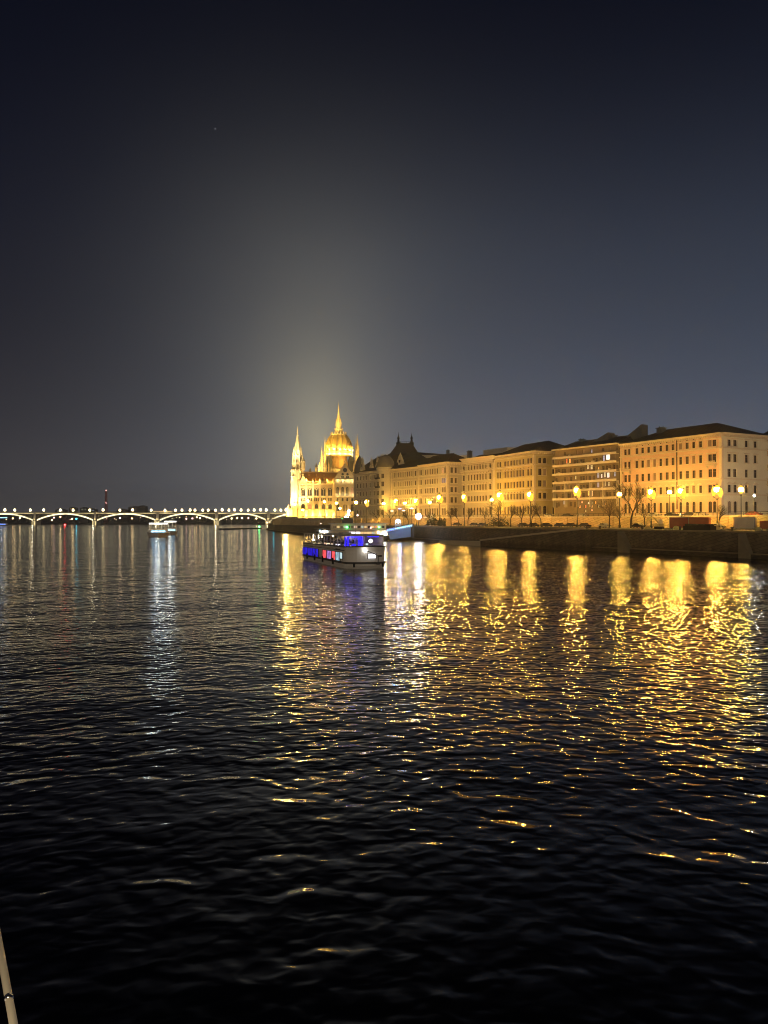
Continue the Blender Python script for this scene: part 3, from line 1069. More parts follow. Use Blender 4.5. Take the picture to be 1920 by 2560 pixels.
# ---- modern block with continuous balconies
def balcony_block():
    a, b = (87.1 - .25, 283.5 + .5), (69.5, 312.6)
    fr, L = frame(a, b)
    root = thing('balcony_block', 'modern brown block with white balcony bands and many lit windows', 'building', (a[0], a[1], ZU))
    zs = [36.8, 33.0, 29.8, 26.4, 23.0, 19.8, 16.4]
    wall, trim, bal = MB(), MB(), MB()
    S_ = lambda zx, zy: (1360 + zx * .16878, 1040 + zy * .16878)
    lits = [(705, 520, 'lit_blue', 1.1, 1.4), (335, 670, 'lit_red', 1.0, 1.9), (380, 665, 'lit_amber', 1.1, 1.9), (885, 625, 'lit_blue', 1.2, 2.2), (945, 605, 'lit_white', 1.9, 2.2), (1055, 600, 'lit_dim', 1.1, 1.6), (1105, 595, 'lit_pale', .9, 1.6),
            (650, 757, 'lit_pale', 1.2, 1.7), (702, 757, 'lit_pale', 1.3, 1.8), (805, 772, 'lit_warm', 1.0, 1.0), (465, 912, 'lit_pale', 1.1, 1.5), (800, 880, 'lit_blue', 1.2, 1.9), (850, 888, 'lit_white', 1.0, 1.5), (897, 870, 'lit_pale', 1.2, 2.0), (950, 874, 'lit_white', 1.3, 2.0), (1048, 862, 'lit_blue', 1.0, 1.7), (1103, 857, 'lit_blue', 1.3, 1.8),
            (800, 1020, 'lit_blue', 1.2, 2.0), (895, 1005, 'lit_pale', 1.4, 1.9), (958, 1008, 'lit_pale', 1.0, 1.6), (655, 1145, 'lit_amber', 1.0, 1.9), (708, 1148, 'lit_pink', 1.2, 2.2), (292, 1285, 'lit_blue', 1.0, 1.5),
            (560, 1275, 'lit_pink', 1.0, 1.0), (655, 1290, 'lit_white', 1.0, .9), (705, 1285, 'lit_pale', 1.0, .8), (760, 1280, 'lit_amber', .9, 1.0), (525, 1345, 'lit_warm', 1.2, 1.2), (612, 1340, 'lit_red', 1.0, 1.2), (707, 1335, 'lit_warm', 1.0, 1.2), (805, 1335, 'lit_pale', 1.0, 1.2), (612, 1405, 'lit_pale', 1.0, 1.0), (707, 1392, 'lit_pink', 1.0, 1.0), (905, 1300, 'lit_amber', .9, 1.0)]
    wins = []
    for x, y, m, w, h in lits:
        px, py = S_(x, y)
        t = tat(a, b, px)
        Y = a[1] + fr[1][1] * t
        z = zat(py, Y)
        wins.append((t, w, z - h / 2, z + h / 2, 'plain', m))
    lz = [(w[0], (w[2] + w[3]) / 2) for w in wins]
    for fi, z in enumerate(zs):
        zl = z - 3.25 if fi else z - 3.3
        for px in range(10):
            for dt, w, h0, h1 in ((-.62, 1.1, .55, 2.35), (.72, 1.0, .05, 2.3)):
                t = (px + .5) * L / 10 + dt
                if fi == 0:
                    if dt > 0:
                        continue
                    h0, h1 = .7, 2.2
                c = zl + (h0 + h1) / 2
                if any(abs(t - q[0]) < 1.35 and abs(c - q[1]) < 2.2 for q in lz):
                    continue
                if random.random() < .14:
                    continue
                wins.append((t, w, zl + h0, zl + h1, 'plain', 'lit_dim' if random.random() < .08 else 'glass_dark'))
    facade(root, wall, trim, a, b, ZU - .3, 36.8, wins, hood=False)
    q0, q1 = back(a, b, 20)
    for u, v in ((b, q1), (q1, q0), (q0, a)):
        wall.face([(u[0], u[1], ZU - .3), (u[0], u[1], 36.8), (v[0], v[1], 36.8), (v[0], v[1], ZU - .3)])
    wall.build('wall', 'concrete_brown', root)
    for z in zs[1:]:
        m = MB()
        m.wbox(fr, .1, L - .1, z - .18, z, .005, 1.5)
        m.wbox(fr, .1, L - .1, z, z + .62, 1.38, 1.5)
        m.build('balcony', 'balcony_white', root)
    m = MB()
    m.wbox(fr, 0, L + .3, 36.4, 36.85, .01, 1.7)
    m.build('cornice', 'balcony_white', root)
    for k in range(11):
        if k % 2 == 0:
            t = .25 + (L - .5) * k / 10
            for z in zs[4:]:
                m = MB()
                m.wbox(fr, t - .12, t + .12, z - 3.02, z - .18, .01, 1.3)
                m.build('partition', 'balcony_white', root)
    m = MB()
    for k in range(26):
        t = random.uniform(.5, L - 1)
        z = random.choice(zs[1:])
        w = random.uniform(.5, 1.1)
        m.wbox(fr, t, t + w, z + .02, z + random.uniform(.75, 1.3), .7, 1.2)
    m.build('balcony_clutter', 'container_grey', root)
    rf = hip_roof(root, [a, b, q1, q0], 36.85, 40.6, (2, 2), 'roof_dark')
    for px, y0, w in ((1455, 1098, 2.0), (1441, 1106, 1.3), (1533, 1088, 2.2)):
        x, y, z = at(px, y0, 318 - (px - 1388) * .17 + 6)
        chimney(rf, x, y, 37.5, z - .3, w)
    # slanted rooftop studios
    for (px0, px1, d, zt) in ((1472, 1520, 303, 42.2), (1552, 1604, 292, 44.0)):
        A, B = at(px0, 1100, d), at(px1, 1090, d - 6)
        f, l = frame((B[0], B[1]), (A[0], A[1]))
        m = MB()
        QQ = lambda t, dd, z: (f[0][0] + f[1][0] * t + f[2][0] * dd, f[0][1] + f[1][1] * t + f[2][1] * dd, z)
        m.hexa([QQ(0, 0, 37), QQ(l, 0, 37), QQ(l, -5, 37), QQ(0, -5, 37), QQ(0, 0, zt), QQ(l, 0, 38.3), QQ(l, -5, 38.3), QQ(0, -5, zt)])
        m.build('dormer', 'roof_grey', rf)


balcony_block()


# ---- ornate house with the round corner tower, left of the long house
def ornate_house():
    a, b = (4.0, 411), (-17.5, 444)
    fr, L = frame(a, b)
    root = thing('gabled_house', 'ornate grey house with pointed gables and a round corner tower beside the parliament', 'building', (a[0], a[1], ZU))
    wall, trim = MB(), MB()
    rows = [(31.0, 33.2), (26.6, 29.2), (22.0, 24.4), (17.4, 19.8), (11, 14.2)]
    wins = []
    for px in (886, 893.5, 901, 909, 916.5, 925, 937):
        for i, (z0, z1) in enumerate(rows):
            wins.append((tat(a, b, px), 1.35, z0, z1, 'rect' if i != 4 else 'arch', 'glass_dark' if random.random() > .06 else 'lit_dim'))
    facade(root, wall, trim, a, b, ZU - .3, 35.5, wins)
    courses(trim, fr, L, [(30.2, .3, .35), (20.9, .4, .4), (16.2, .5, .5)])
    cornice(trim, fr, L, 35.6)
    q0, q1 = back(a, b, 24)
    for u, v in ((b, q1), (q1, q0), (q0, a)):
        wall.face([(u[0], u[1], ZU - .3), (u[0], u[1], 35.5), (v[0], v[1], 35.5), (v[0], v[1], ZU - .3)])
    wall.build('wall', 'plaster_grey', root)
    trim.build('moulding', 'trim_pale', root)
    # round tower
    t = tat(a, b, 964)
    c = (a[0] + fr[1][0] * t, a[1] + fr[1][1] * t, 0)
    m = MB()
    m.lathe(c, [(4.6, ZU - .3), (4.6, 16), (4.9, 16.2), (4.9, 16.7), (4.5, 16.8), (4.5, 25), (4.8, 25.1), (4.8, 25.5), (4.5, 25.6), (4.5, 35.2), (5.0, 35.4), (5.1, 36.6), (4.4, 36.8)], 20)
    tw = m.build('tower', 'plaster_grey', root)
    base = atan2(fr[2][1], fr[2][0])
    for an in (-.75, -.05, .65):
        for z0, z1 in ((30.8, 33.2), (26.4, 29.0), (21.8, 24.2), (17.4, 19.8), (11, 14)):
            aa = base + an
            d = (cos(aa), sin(aa))
            e = (-d[1], d[0])
            p = (c[0] + d[0] * 4.62 - e[0] * .8, c[1] + d[1] * 4.62 - e[1] * .8)
            q = (c[0] + d[0] * 4.62 + e[0] * .8, c[1] + d[1] * 4.62 + e[1] * .8)
            ff, _ = frame(q, p)
            window_mesh(tw, ff, .8, 1.5, z0, z1, False, 'glass_dark', depth=0.02)
    m = MB()
    for z in (25.6, 30.3):
        aa = base - .05
        d = (cos(aa), sin(aa))
        m.box((c[0] + d[0] * 5.1, c[1] + d[1] * 5.1, z + .5), (1.3, 3.2, .9), aa)
    m.build('balcony', 'iron', tw)
    m = MB()
    m.lathe(c, [(5.2, 36.8), (4.9, 38.6), (4.0, 41.0), (2.6, 42.6), (1.0, 43.4), (.2, 43.8)], 20)
    m.build('tower_roof', 'roof_grey', root, True)
    # gables
    def gable(px, d, ybase, ytop, wpx, m='plaster_grey'):
        x, y, z0 = at(px, ybase, d)
        z1 = zat(ytop, d)
        w = wpx * d / F / 2 * 1.25
        u, n = fr[1], fr[2]
        mm = MB()
        prof = [(-1, 0), (-.92, .16), (-.62, .3), (-.55, .5), (-.3, .72), (-.16, .93), (0, 1.0), (.16, .93), (.3, .72), (.55, .5), (.62, .3), (.92, .16), (1, 0)]
        A = [(x + u[0] * w * p + n[0] * .5, y + u[1] * w * p + n[1] * .5, z0 + (z1 - z0) * q) for p, q in prof]
        B = [(v[0] - n[0] * 1.0, v[1] - n[1] * 1.0, v[2]) for v in A]
        mm.loft([A, B])
        mm.ball((x, y, z1 + .4), .35, 8, 5, 1.8)
        mm.k = 1
        mm.box((x + n[0] * .55, y + n[1] * .55, z0 + (z1 - z0) * .42), (.08, w * .32, (z1 - z0) * .22), atan2(n[1], n[0]))
        return mm.build('gable', [m, 'glass_dark'], root)
    gable(906.5, 431, 1176, 1147, 15)
    gable(929, 425, 1170, 1148, 11)
    gable(944, 420, 1168, 1144, 12)
    gable(1001, 413, 1166, 1136, 34, 'plaster_cream')
    rf = hip_roof(root, [a, b, q1, q0], 35.65, 45.0, (3, 7), 'roof_dark')
    m = MB()
    x, y, z = at(899, 1150, 440)
    m.lathe((x, y, 0), [(3.0, 35), (3.2, 37), (2.6, 40), (1.2, 43.6), (.1, 45.5)], 12)
    m.build('turret', 'roof_grey', rf, True)


ornate_house()


def ministry():
    d = 462
    x0, _, z0 = at(976, 1132, d)
    x1, _, _ = at(1046, 1132, d)
    xa, _, z1 = at(995, 1105, d)
    xb, _, _ = at(1031, 1105, d)
    root = thing('steep_roof_hall', 'tall dark truncated roof with two spikes rising behind the row of houses', 'building', (x0, d, ZU))
    m = MB()
    m.prism([(x0 - 6, d), (x1 + 30, d + 6), (x1 + 30, d + 30), (x0 - 6, d + 30)], ZU - .3, z0 - 1)
    m.build('wall', 'plaster_grey', root)
    m = MB()
    B = [(x0 - 6, d - 1, z0 - 4), (x1 + 6, d - 1, z0 - 4), (x1 + 6, d + 22, z0 - 4), (x0 - 6, d + 22, z0 - 4)]
    M = [(x0, d + 1, z0), (x1, d + 1, z0), (x1, d + 20, z0), (x0, d + 20, z0)]
    T = [(xa, d + 7, z1), (xb, d + 7, z1), (xb, d + 14, z1), (xa, d + 14, z1)]
    m.loft([B, M, T])
    # long lower roof to the right
    xr, _, zr = at(1132, 1134, d)
    xr2, _, zr1 = at(1010, 1126, d)
    m.hexa([(xr2, d + 2, 38), (xr + 6, d + 2, 38), (xr + 6, d + 30, 38), (xr2, d + 30, 38), (xr2 + 4, d + 8, zr1), (xr, d + 8, zr), (xr, d + 20, zr), (xr2 + 4, d + 20, zr1)])
    rf = m.build('roof', 'roof_dark', root)
    for px, yt in ((996, 1080), (1029, 1082)):
        x, _, zt = at(px, yt, d + 10)
        m = MB()
        m.lathe((x, d + 10, 0), [(1.3, z1 - 1), (1.5, z1 + .6), (.7, z1 + 1.2), (.6, z1 + 3), (.9, z1 + 3.2), (.22, z1 + 5.0), (.05, zt)], 8)
        m.build('spire', 'roof_dark', rf)
    m = MB()
    for k in range(9):
        x = xa + (xb - xa) * k / 8
        m.tube((x, d + 10, z1), (x, d + 10, z1 + 1.3), .06)
    m.tube((xa, d + 10, z1 + 1.3), (xb, d + 10, z1 + 1.3), .08)
    m.build('ridge_railing', 'iron', rf)
    x, _, z = at(1124, 1122, d)
    chimney(rf, x, d + 12, zr - 2, z, 1.6)


ministry()


# ---------------------------------------------------------------- parliament
GOLD = (1.0, 0.52, 0.08)
GOLDW = (1.0, 0.66, 0.17)


def parliament():
    A8 = radians(8)
    r = (cos(A8), sin(A8))          # along the south front, to the right
    ax = (-sin(A8), cos(A8))        # away from the viewer
    d0 = 540.0
    P0 = at(747, HOR, d0)
    PL = (P0[0], P0[1])
    ZB = 10.0
    root = thing('parliament', 'golden floodlit gothic parliament with ribbed dome and tall white tower', 'building', (PL[0], PL[1], ZB))
    def pos(s, dep):
        return (PL[0] + r[0] * s + ax[0] * dep, PL[1] + r[1] * s + ax[1] * dep)
    def sz(px, py, dep=0.0):
        """photo pixel -> metres along the front and height, on the plane dep behind the front"""
        q0 = pos(0, dep)
        q1 = pos(10, dep)
        t = tat(q0, q1, px)
        Y = q0[1] + r[1] * t
        return t, zat(py, Y)
    Z = lambda zx, zy: (680 + zx * .15672, 980 + zy * .15672)
    def zz(zx, zy, dep=0.0):
        return sz(*Z(zx, zy), dep)
    wall, trim, dark = MB(), MB(), MB()
    # --- main front, five bays
    sR = zz(978, 1465)[0]
    zE = zz(700, 1465)[1]
    pR, pL_ = pos(sR, 0), pos(-.4, 0)
    fr, L = frame(pR, pL_)
    def t_of(zx):
        return tat(pR, pL_, Z(zx, 0)[0])
    def z_of(zy):
        return zz(700, zy)[1]
    bays = [495, 601, 710, 820, 928]
    wins = []
    for bx in bays:
        t = t_of(bx)
        wins.append((t, 3.1, z_of(1655), z_of(1515), 'arch', 'glass_dark'))
        for o in (-1.25, 0, 1.25):
            wins.append((t + o, .85, z_of(1742), z_of(1690), 'plain', 'glass_dark'))
        wins.append((t, 2.5, z_of(1862), z_of(1785), 'arch', 'lit_parl' if bx == 601 else 'glass_dark'))
    facade(root, wall, trim, pR, pL_, ZB - 1, zE, wins, depth=.7, hood=False)
    for zy, h, d in ((1470, .9, .9), (1500, .3, .4), (1672, .5, .6), (1755, .6, .7), (1765, .25, .35), (1880, .8, .8)):
        trim.wbox(fr, 0, L, z_of(zy) - h / 2, z_of(zy) + h / 2, .01, d)
    # hoods over arches: raised arch mouldings
    for bx in bays:
        t = t_of(bx)
        for (w, zt, k) in ((3.1, z_of(1515), .5), (2.5, z_of(1785), .4)):
            R = w / 2
            zc = zt - R
            for j in range(10):
                a0, a1 = pi * j / 10, pi * (j + 1) / 10
                trim.wbox(fr, min(t + (R + .25) * cos(a0), t + (R + .25) * cos(a1)) - .15, max(t + (R + .25) * cos(a0), t + (R + .25) * cos(a1)) + .15,
                          zc + (R + .25) * min(sin(a0), sin(a1)) - .12, zc + (R + .25) * max(sin(a0), sin(a1)) + .2, .01, k)
        # tracery columns in the big window
        for o in (0,):
            trim.wbox(fr, t + o - .12, t + o + .12, z_of(1655), z_of(1540), -.5, -.25)
        m = MB()
        ring(m, fr, t, z_of(1538), .75, .22, -.4)
        m.build('rose_tracery', 'limestone', root)
    # buttresses with pinnacles
    for bx in (440, 548, 655, 765, 875, 975):
        t = t_of(bx)
        for (za, zb_, dd, w) in ((ZB - 1, z_of(1880), 1.8, .9), (z_of(1880), z_of(1680), 1.3, .75), (z_of(1680), z_of(1440), .9, .6)):
            trim.wbox(fr, t - w, t + w, za, zb_, .02, dd)
        q = (fr[0][0] + fr[1][0] * t + fr[2][0] * .5, fr[0][1] + fr[1][1] * t + fr[2][1] * .5, 0)
        trim.lathe(q, [(.6, z_of(1440)), (.62, z_of(1425)), (.8, z_of(1420)), (.15, z_of(1385)), (.03, z_of(1365))], 6)
    wall.build('south_front', 'limestone', root)
    # parapet between the pinnacles
    n = int(L / .9)
    for k in range(n):
        t = (k + .5) * L / n
        trim.wbox(fr, t - .15, t + .15, zE + .3, zE + 1.4, .2, .45)
    trim.wbox(fr, 0, L, zE + 1.4, zE + 1.65, .1, .55)
    trim.build('stonework', 'limestone', root)
    # small left gable over the first bay
    def gablet(zx0, zx1, zb_, zt, dep, name='gable', holes=()):
        m = MB()
        s0, s1 = zz(zx0, zb_, dep)[0], zz(zx1, zb_, dep)[0]
        z0, z1 = zz(700, zb_, dep)[1], zz(700, zt, dep)[1]
        sm = (s0 + s1) / 2
        A = [(*pos(s0, dep), z0), (*pos(s1, dep), z0), (*pos(sm, dep), z1)]
        B = [(*pos(s0, dep + 1.2), z0), (*pos(s1, dep + 1.2), z0), (*pos(sm, dep + 1.2), z1)]
        m.loft([A, B])
        c = pos(sm, dep + .5)
        m.lathe((c[0], c[1], 0), [(.35, z1 - .5), (.5, z1 + .2), (.15, z1 + .5), (.45, z1 + 1.0), (.1, z1 + 1.8)], 6)
        # crockets up the slopes
        for k in range(1, 9):
            for sg in (-1, 1):
                s_ = sm + sg * (s1 - s0) / 2 * (1 - k / 9)
                c = pos(s_, dep + .2)
                m.box((c[0], c[1], z0 + (z1 - z0) * k / 9 + .25), (.5, .5, .6), A8)
        return m.build(name, 'limestone', root)
    gablet(443, 552, 1452, 1335, -.9)
    # --- roof of the wing
    s0, zr0 = zz(470, 1440)
    s1 = zz(1335, 1440)[0]
    m = MB()
    e0, e1 = pos(.2, .6), pos(s1 + 14, .6)
    zr = z_of(1268)
    k0, k1 = pos(1.5, 11), pos(s1 + 14, 11)
    b0, b1_ = pos(1.5, 21), pos(s1 + 14, 21)
    m.face([(*e0, zE), (*e1, zE), (*k1, zr), (*k0, zr)])
    m.face([(*e0, zE), (*k0, zr), (*b0, zE)])
    m.face([(*b0, zE), (*k0, zr), (*k1, zr), (*b1_, zE)])
    rf = m.build('wing_roof', 'parliament_roof', root)
    m = MB()
    f2, l2 = frame(k1, k0)
    m.wbox(f2, 0, l2, zr - .1, zr + .5, -.3, .3)
    n = int(l2 / 1.1)
    for k in range(n):
        t = (k + .5) * l2 / n
        m.wbox(f2, t - .12, t + .12, zr + .5, zr + 1.2, -.1, .1)
    m.build('ridge_crest', 'limestone', rf)
    for zx, zy in ((655, 1405), (690, 1402), (765, 1402), (815, 1402), (590, 1330), (710, 1330), (830, 1330), (940, 1330)):
        dep = .6 + (10.4) * (1440 - zy) / 190
        s_, z_ = zz(zx, zy, dep - .8)
        c = pos(s_, dep - .3)
        m = MB()
        m.box((c[0], c[1], z_), (.9, 1.4, 1.0), A8)
        m.lathe((c[0], c[1], 0), [(.75, z_ + .5), (.02, z_ + 1.6)], 4, A8 + pi / 4)
        m.build('dormer', 'parliament_roof', rf)
    # body behind and wing to the north along the river
    m = MB()
    m.prism([pos(.1, 1.0), pos(sR - .1, 1.0), pos(sR + 60, 1.0), pos(sR + 60, 21), pos(sR + 40, 21), pos(sR + 40, 250), pos(.5, 250), pos(.1, 21)], ZB - 1, zE - .2)
    m.build('wings', 'limestone', root)
    # --- gabled projection
    dep = -3.0
    g0, g1 = zz(988, 1400, dep)[0], zz(1337, 1400, dep)[0]
    zG = zz(700, 1400, dep)[1]
    zA = zz(700, 1150, dep)[1]
    pr, pl = pos(g1, dep), pos(g0, dep)
    fg, Lg = frame(pr, pl)
    tg = lambda zx: tat(pr, pl, Z(zx, 0)[0])
    zg = lambda zy: zz(1160, zy, dep)[1]
    w2, t2 = MB(), MB()
    wins = []
    for zx in (1047, 1126, 1202, 1280):
        wins.append((tg(zx), 1.7, zg(1655), zg(1515), 'arch', 'lit_parl' if zx > 1250 else 'glass_dark'))
        wins.append((tg(zx), 1.3, zg(1740), zg(1690), 'arch', 'glass_dark'))
    for zx in (1050, 1165, 1280):
        wins.append((tg(zx), 2.4, zg(1900), zg(1790), 'arch', 'glass_dark'))
    facade(root, w2, t2, pr, pl, ZB - 1, zG, wins, depth=.7, hood=False)
    for q in (pl, pr):
        b_ = (q[0] + ax[0] * 5, q[1] + ax[1] * 5)
        w2.face([(*q, ZB - 1), (*q, zG), (*b_, zG), (*b_, ZB - 1)])
    # gable triangle
    mid = pos((g0 + g1) / 2, dep)
    B_ = lambda p, k: (p[0] + ax[0] * k, p[1] + ax[1] * k)
    A3 = [(*pl, zG), (*pr, zG), (*mid, zA)]
    w2.loft([A3, [(*B_(pl, 1), zG), (*B_(pr, 1), zG), (*B_(mid, 1), zA)]])
    w2.build('gabled_front', 'limestone', root)
    for k in range(1, 14):
        for sg in (-1, 1):
            s_ = (g0 + g1) / 2 + sg * (g1 - g0) / 2 * (1 - k / 14)
            c = pos(s_, dep - .1)
            t2.box((c[0], c[1], zG + (zA - zG) * k / 14 + .3), (.7, .7, .9), A8)
    t2.lathe((*mid, 0), [(.5, zA - .6), (.8, zA + .4), (.25, zA + .8), (.3, zA + 1.8), (.8, zA + 2.2), (.1, zA + 3.2)], 6)
    tm = tg(1165)
    ring(t2, fg, tm, zg(1245), 1.9, .35, .25)
    for zx in (1126, 1204):
        ring(t2, fg, tg(zx), zg(1312), 1.1, .25, .2)
    for zx in (1010, 1085, 1165, 1245, 1322):
        t = tg(zx)
        t2.wbox(fg, t - .3, t + .3, ZB - 1, zg(1440), .02, .9)
        q = (fg[0][0] + fg[1][0] * t + fg[2][0] * .5, fg[0][1] + fg[1][1] * t + fg[2][1] * .5, 0)
        t2.lathe(q, [(.5, zg(1440)), (.6, zg(1430)), (.05, zg(1385))], 6)
    for zx in (1047, 1126, 1202, 1280):
        t = tg(zx)
        for j in range(6):
            t2.wbox(fg, t - 1.3 + j * .2, t + 1.3 - j * .2, zg(1480) + j * .5, zg(1480) + j * .5 + .5, .02, .45)
        t2.wbox(fg, t - .08, t + .08, zg(1655), zg(1530), -.5, -.3)
    for zy, h, d in ((1400, .7, .7), (1490, .4, .4), (1665, .6, .6), (1755, .6, .6), (1905, .5, .8)):
        t2.wbox(fg, 0, Lg, zg(zy) - h / 2, zg(zy) + h / 2, .01, d)
    t2.build('gable_stonework', 'limestone', root)
    m = MB()
    m.k = 0
    for tt, zc, R in ((tm, zg(1245), 1.85), (tg(1126), zg(1312), .9), (tg(1204), zg(1312), .9)):
        disc(m, fg, tt, zc, R, .03)
    for zx in (1110, 1126, 1142, 1188, 1204, 1220):
        t = tg(zx)
        m.wface(fg, [(t - .28, .03, zg(1375)), (t - .28, .03, zg(1335)), (t + .28, .03, zg(1335)), (t + .28, .03, zg(1375))])
    m.build('gable_windows', 'glass_dark', root)
    m = MB()
    A4 = [(*pos(g0 - .3, dep + 1.2), zG - .2), (*pos(g1 + .3, dep + 1.2), zG - .2), (*pos((g0 + g1) / 2, dep + 1.2), zA - .4)]
    m.loft([A4, [(v[0] + ax[0] * 14, v[1] + ax[1] * 14, v[2]) for v in A4]])
    m.build('gable_roof', 'parliament_roof', root)

    # --- left tower with its tall spire
    dep = -1.0
    def tier(m, zx0, zx1, zya, zyb, n=8, dep=-1.0, k0=1.0, k1=1.0):
        s0, z0 = zz(zx0, zya, dep)
        s1, z1 = zz(zx1, zyb, dep)
        c = pos((s0 + s1) / 2, dep + 3)
        R = abs(s1 - s0) / 2 / cos(pi / n)
        m.lathe((c[0], c[1], 0), [(R * k0, z0), (R * k1, z1)], n, pi / n + A8)
        return c, R, z0, z1
    tw = MB()
    tier(tw, 296, 436, 1990, 1700)
    tier(tw, 300, 452, 1700, 1390)
    tier(tw, 308, 470, 1390, 1248)
    tier(tw, 300, 480, 1262, 1238)
    c, R, za, zb_ = tier(tw, 325, 478, 1248, 1130)
    tier(tw, 318, 484, 1140, 1125)
    c, R2, _, zc_ = tier(tw, 338, 474, 1130, 1012)
    tier(tw, 330, 480, 1020, 1005)
    c, R3, _, zd = tier(tw, 352, 464, 1010, 940)
    tower = tw.build('river_tower', 'limestone', root)
    m = MB()
    zt = zz(408, 640, dep)[1]
    m.lathe((c[0], c[1], 0), [(R3 * 1.0, zd), (R3 * 1.05, zd + .3), (R3 * .86, zd + 3), (R3 * .5, zd + (zt - zd) * .55), (R3 * .24, zd + (zt - zd) * .85), (.45, zt - 2.4), (.9, zt - 2.0), (.3, zt - 1.4), (.35, zt - .5), (.6, zt), (.08, zt + 4.5)], 8, pi / 8 + A8)
    m.build('spire', 'limestone', tower)
    m = MB()
    for (Rr, z, h, nn) in ((R * 1.02, zb_, 4.5, 8), (R2 * 1.02, zc_, 3.6, 8), (R3 * 1.0, zd, 3.0, 8), (R * 1.1, za, 3.2, 8)):
        for k in range(nn):
            an = 2 * pi * k / nn + pi / 8 + A8
            q = (c[0] + Rr * cos(an), c[1] + Rr * sin(an), 0)
            m.lathe(q, [(.45, z - 2), (.45, z + .5), (.6, z + .6), (.1, z + h)], 5)
    m.build('pinnacles', 'limestone', tower)
    m = MB()
    for zy0, zy1 in ((1225, 1160), (1110, 1040), (1680, 1560), (1500, 1410), (1860, 1780)):
        for k in range(8):
            an = 2 * pi * (k + .5) / 8 + pi / 8 + A8
            if sin(an) > .3:
                continue
            zm0, zm1 = zz(400, zy0, dep)[1], zz(400, zy1, dep)[1]
            RR = (R if zy0 > 1120 else R2) * cos(pi / 8) + .03
            m.box((c[0] + RR * cos(an), c[1] + RR * sin(an), (zm0 + zm1) / 2), (.12, 1.0, zm1 - zm0), an)
    m.build('tower_lancets', 'limestone_dark', tower)
    m = MB()
    for zx, zya, zyb in ((265, 1985, 1790), (318, 1985, 1800), (490, 1240, 1020), (345, 1400, 1300)):
        s0, z0 = zz(zx, zya, dep)
        z1 = zz(zx, zyb, dep)[1]
        q = pos(s0, dep + 1)
        m.lathe((q[0], q[1], 0), [(1.7, z0), (1.7, z0 + (z1 - z0) * .55), (2.0, z0 + (z1 - z0) * .58), (.9, z0 + (z1 - z0) * .8), (.1, z1)], 8)
    m.build('corner_turrets', 'limestone', root)

    # --- dome, about 100 m behind the front
    dd = 100.0
    qx = zz(1062, 1000, dd)[0]
    dc = pos(qx, dd)
    zs = lambda zy: zat(980 + zy * .15672, dc[1])
    k = dc[1] / F * .15672      # metres per zoom pixel at the dome
    m = MB()
    m.lathe((*dc, 0), [(215 * k, zE - 2), (215 * k, zs(1240)), (205 * k, zs(1235))], 16, A8)
    m.build('crossing_block', 'limestone', root)
    m = MB()
    m.lathe((*dc, 0), [(168 * k, zs(1250)), (160 * k, zs(1190)), (145 * k, zs(1120)), (132 * k, zs(1060)), (130 * k, zs(1010))], 16, A8)
    m.build('drum_skirt', 'parliament_roof', root, False)
    m = MB()
    m.lathe((*dc, 0), [(150 * k, zs(1030)), (225 * k, zs(1018)), (228 * k, zs(985)), (220 * k, zs(975)), (220 * k, zs(955)), (200 * k, zs(955))], 32, A8)
    n = 16
    for j in range(n):
        an = 2 * pi * j / n + A8 + .1
        q = (dc[0] + 222 * k * cos(an), dc[1] + 222 * k * sin(an), 0)
        m.lathe(q, [(13 * k, zs(975)), (13 * k, zs(935)), (17 * k, zs(932)), (2 * k, zs(868))], 6)
    for j in range(48):
        an = 2 * pi * j / 48
        m.lathe((dc[0] + 224 * k * cos(an), dc[1] + 224 * k * sin(an), 0), [(3 * k, zs(955)), (3 * k, zs(940))], 4)
    m.build('dome_gallery', 'limestone', root)
    prof = [(212, 955), (216, 920), (217, 890), (211, 850), (200, 810), (184, 770), (163, 735), (140, 705), (126, 690), (120, 680)]
    m = MB()
    n = 64
    rings = []
    for rr, zy in prof:
        ringp = []
        for j in range(n):
            an = 2 * pi * j / n + A8
            f = 1 - .035 * abs(cos(8 * (an - A8)))  # shallow gores
            ringp.append((dc[0] + rr * k * f * cos(an), dc[1] + rr * k * f * sin(an), zs(zy)))
        rings.append(ringp)
    m.loft(rings)
    dome = m.build('dome', 'dome_copper', root, True)
    for j in range(16):
        an = 2 * pi * (j + .5) / 16 + A8
        m = MB()
        pts = [(dc[0] + (rr + 3) * k * cos(an), dc[1] + (rr + 3) * k * sin(an), zs(zy)) for rr, zy in prof]
        m.path(pts, 4.2 * k, 5)
        m.build('rib', 'limestone_dark', dome)
    # windows at the dome shoulder (bright dormer seen on the front)
    m = MB()
    for j in range(16):
        an = 2 * pi * j / 16 + A8
        q = (dc[0] + 205 * k * cos(an), dc[1] + 205 * k * sin(an), 0)
        m.lathe(q, [(10 * k, zs(930)), (11 * k, zs(905)), (1 * k, zs(880))], 5)
    m.build('dome_dormers', 'limestone', dome)
    m = MB()
    m.lathe((*dc, 0), [(128 * k, zs(690)), (132 * k, zs(680)), (70 * k, zs(672)), (62 * k, zs(610)), (70 * k, zs(605)), (66 * k, zs(590)), (46 * k, zs(585)), (44 * k, zs(545)), (48 * k, zs(540)), (40 * k, zs(480)), (46 * k, zs(476)), (34 * k, zs(470)), (30 * k, zs(420)), (22 * k, zs(415)), (14 * k, zs(330)), (8 * k, zs(250)), (3 * k, zs(190)), (1 * k, zs(150))], 12, A8)
    lan = m.build('lantern', 'limestone', root)
    m = MB()
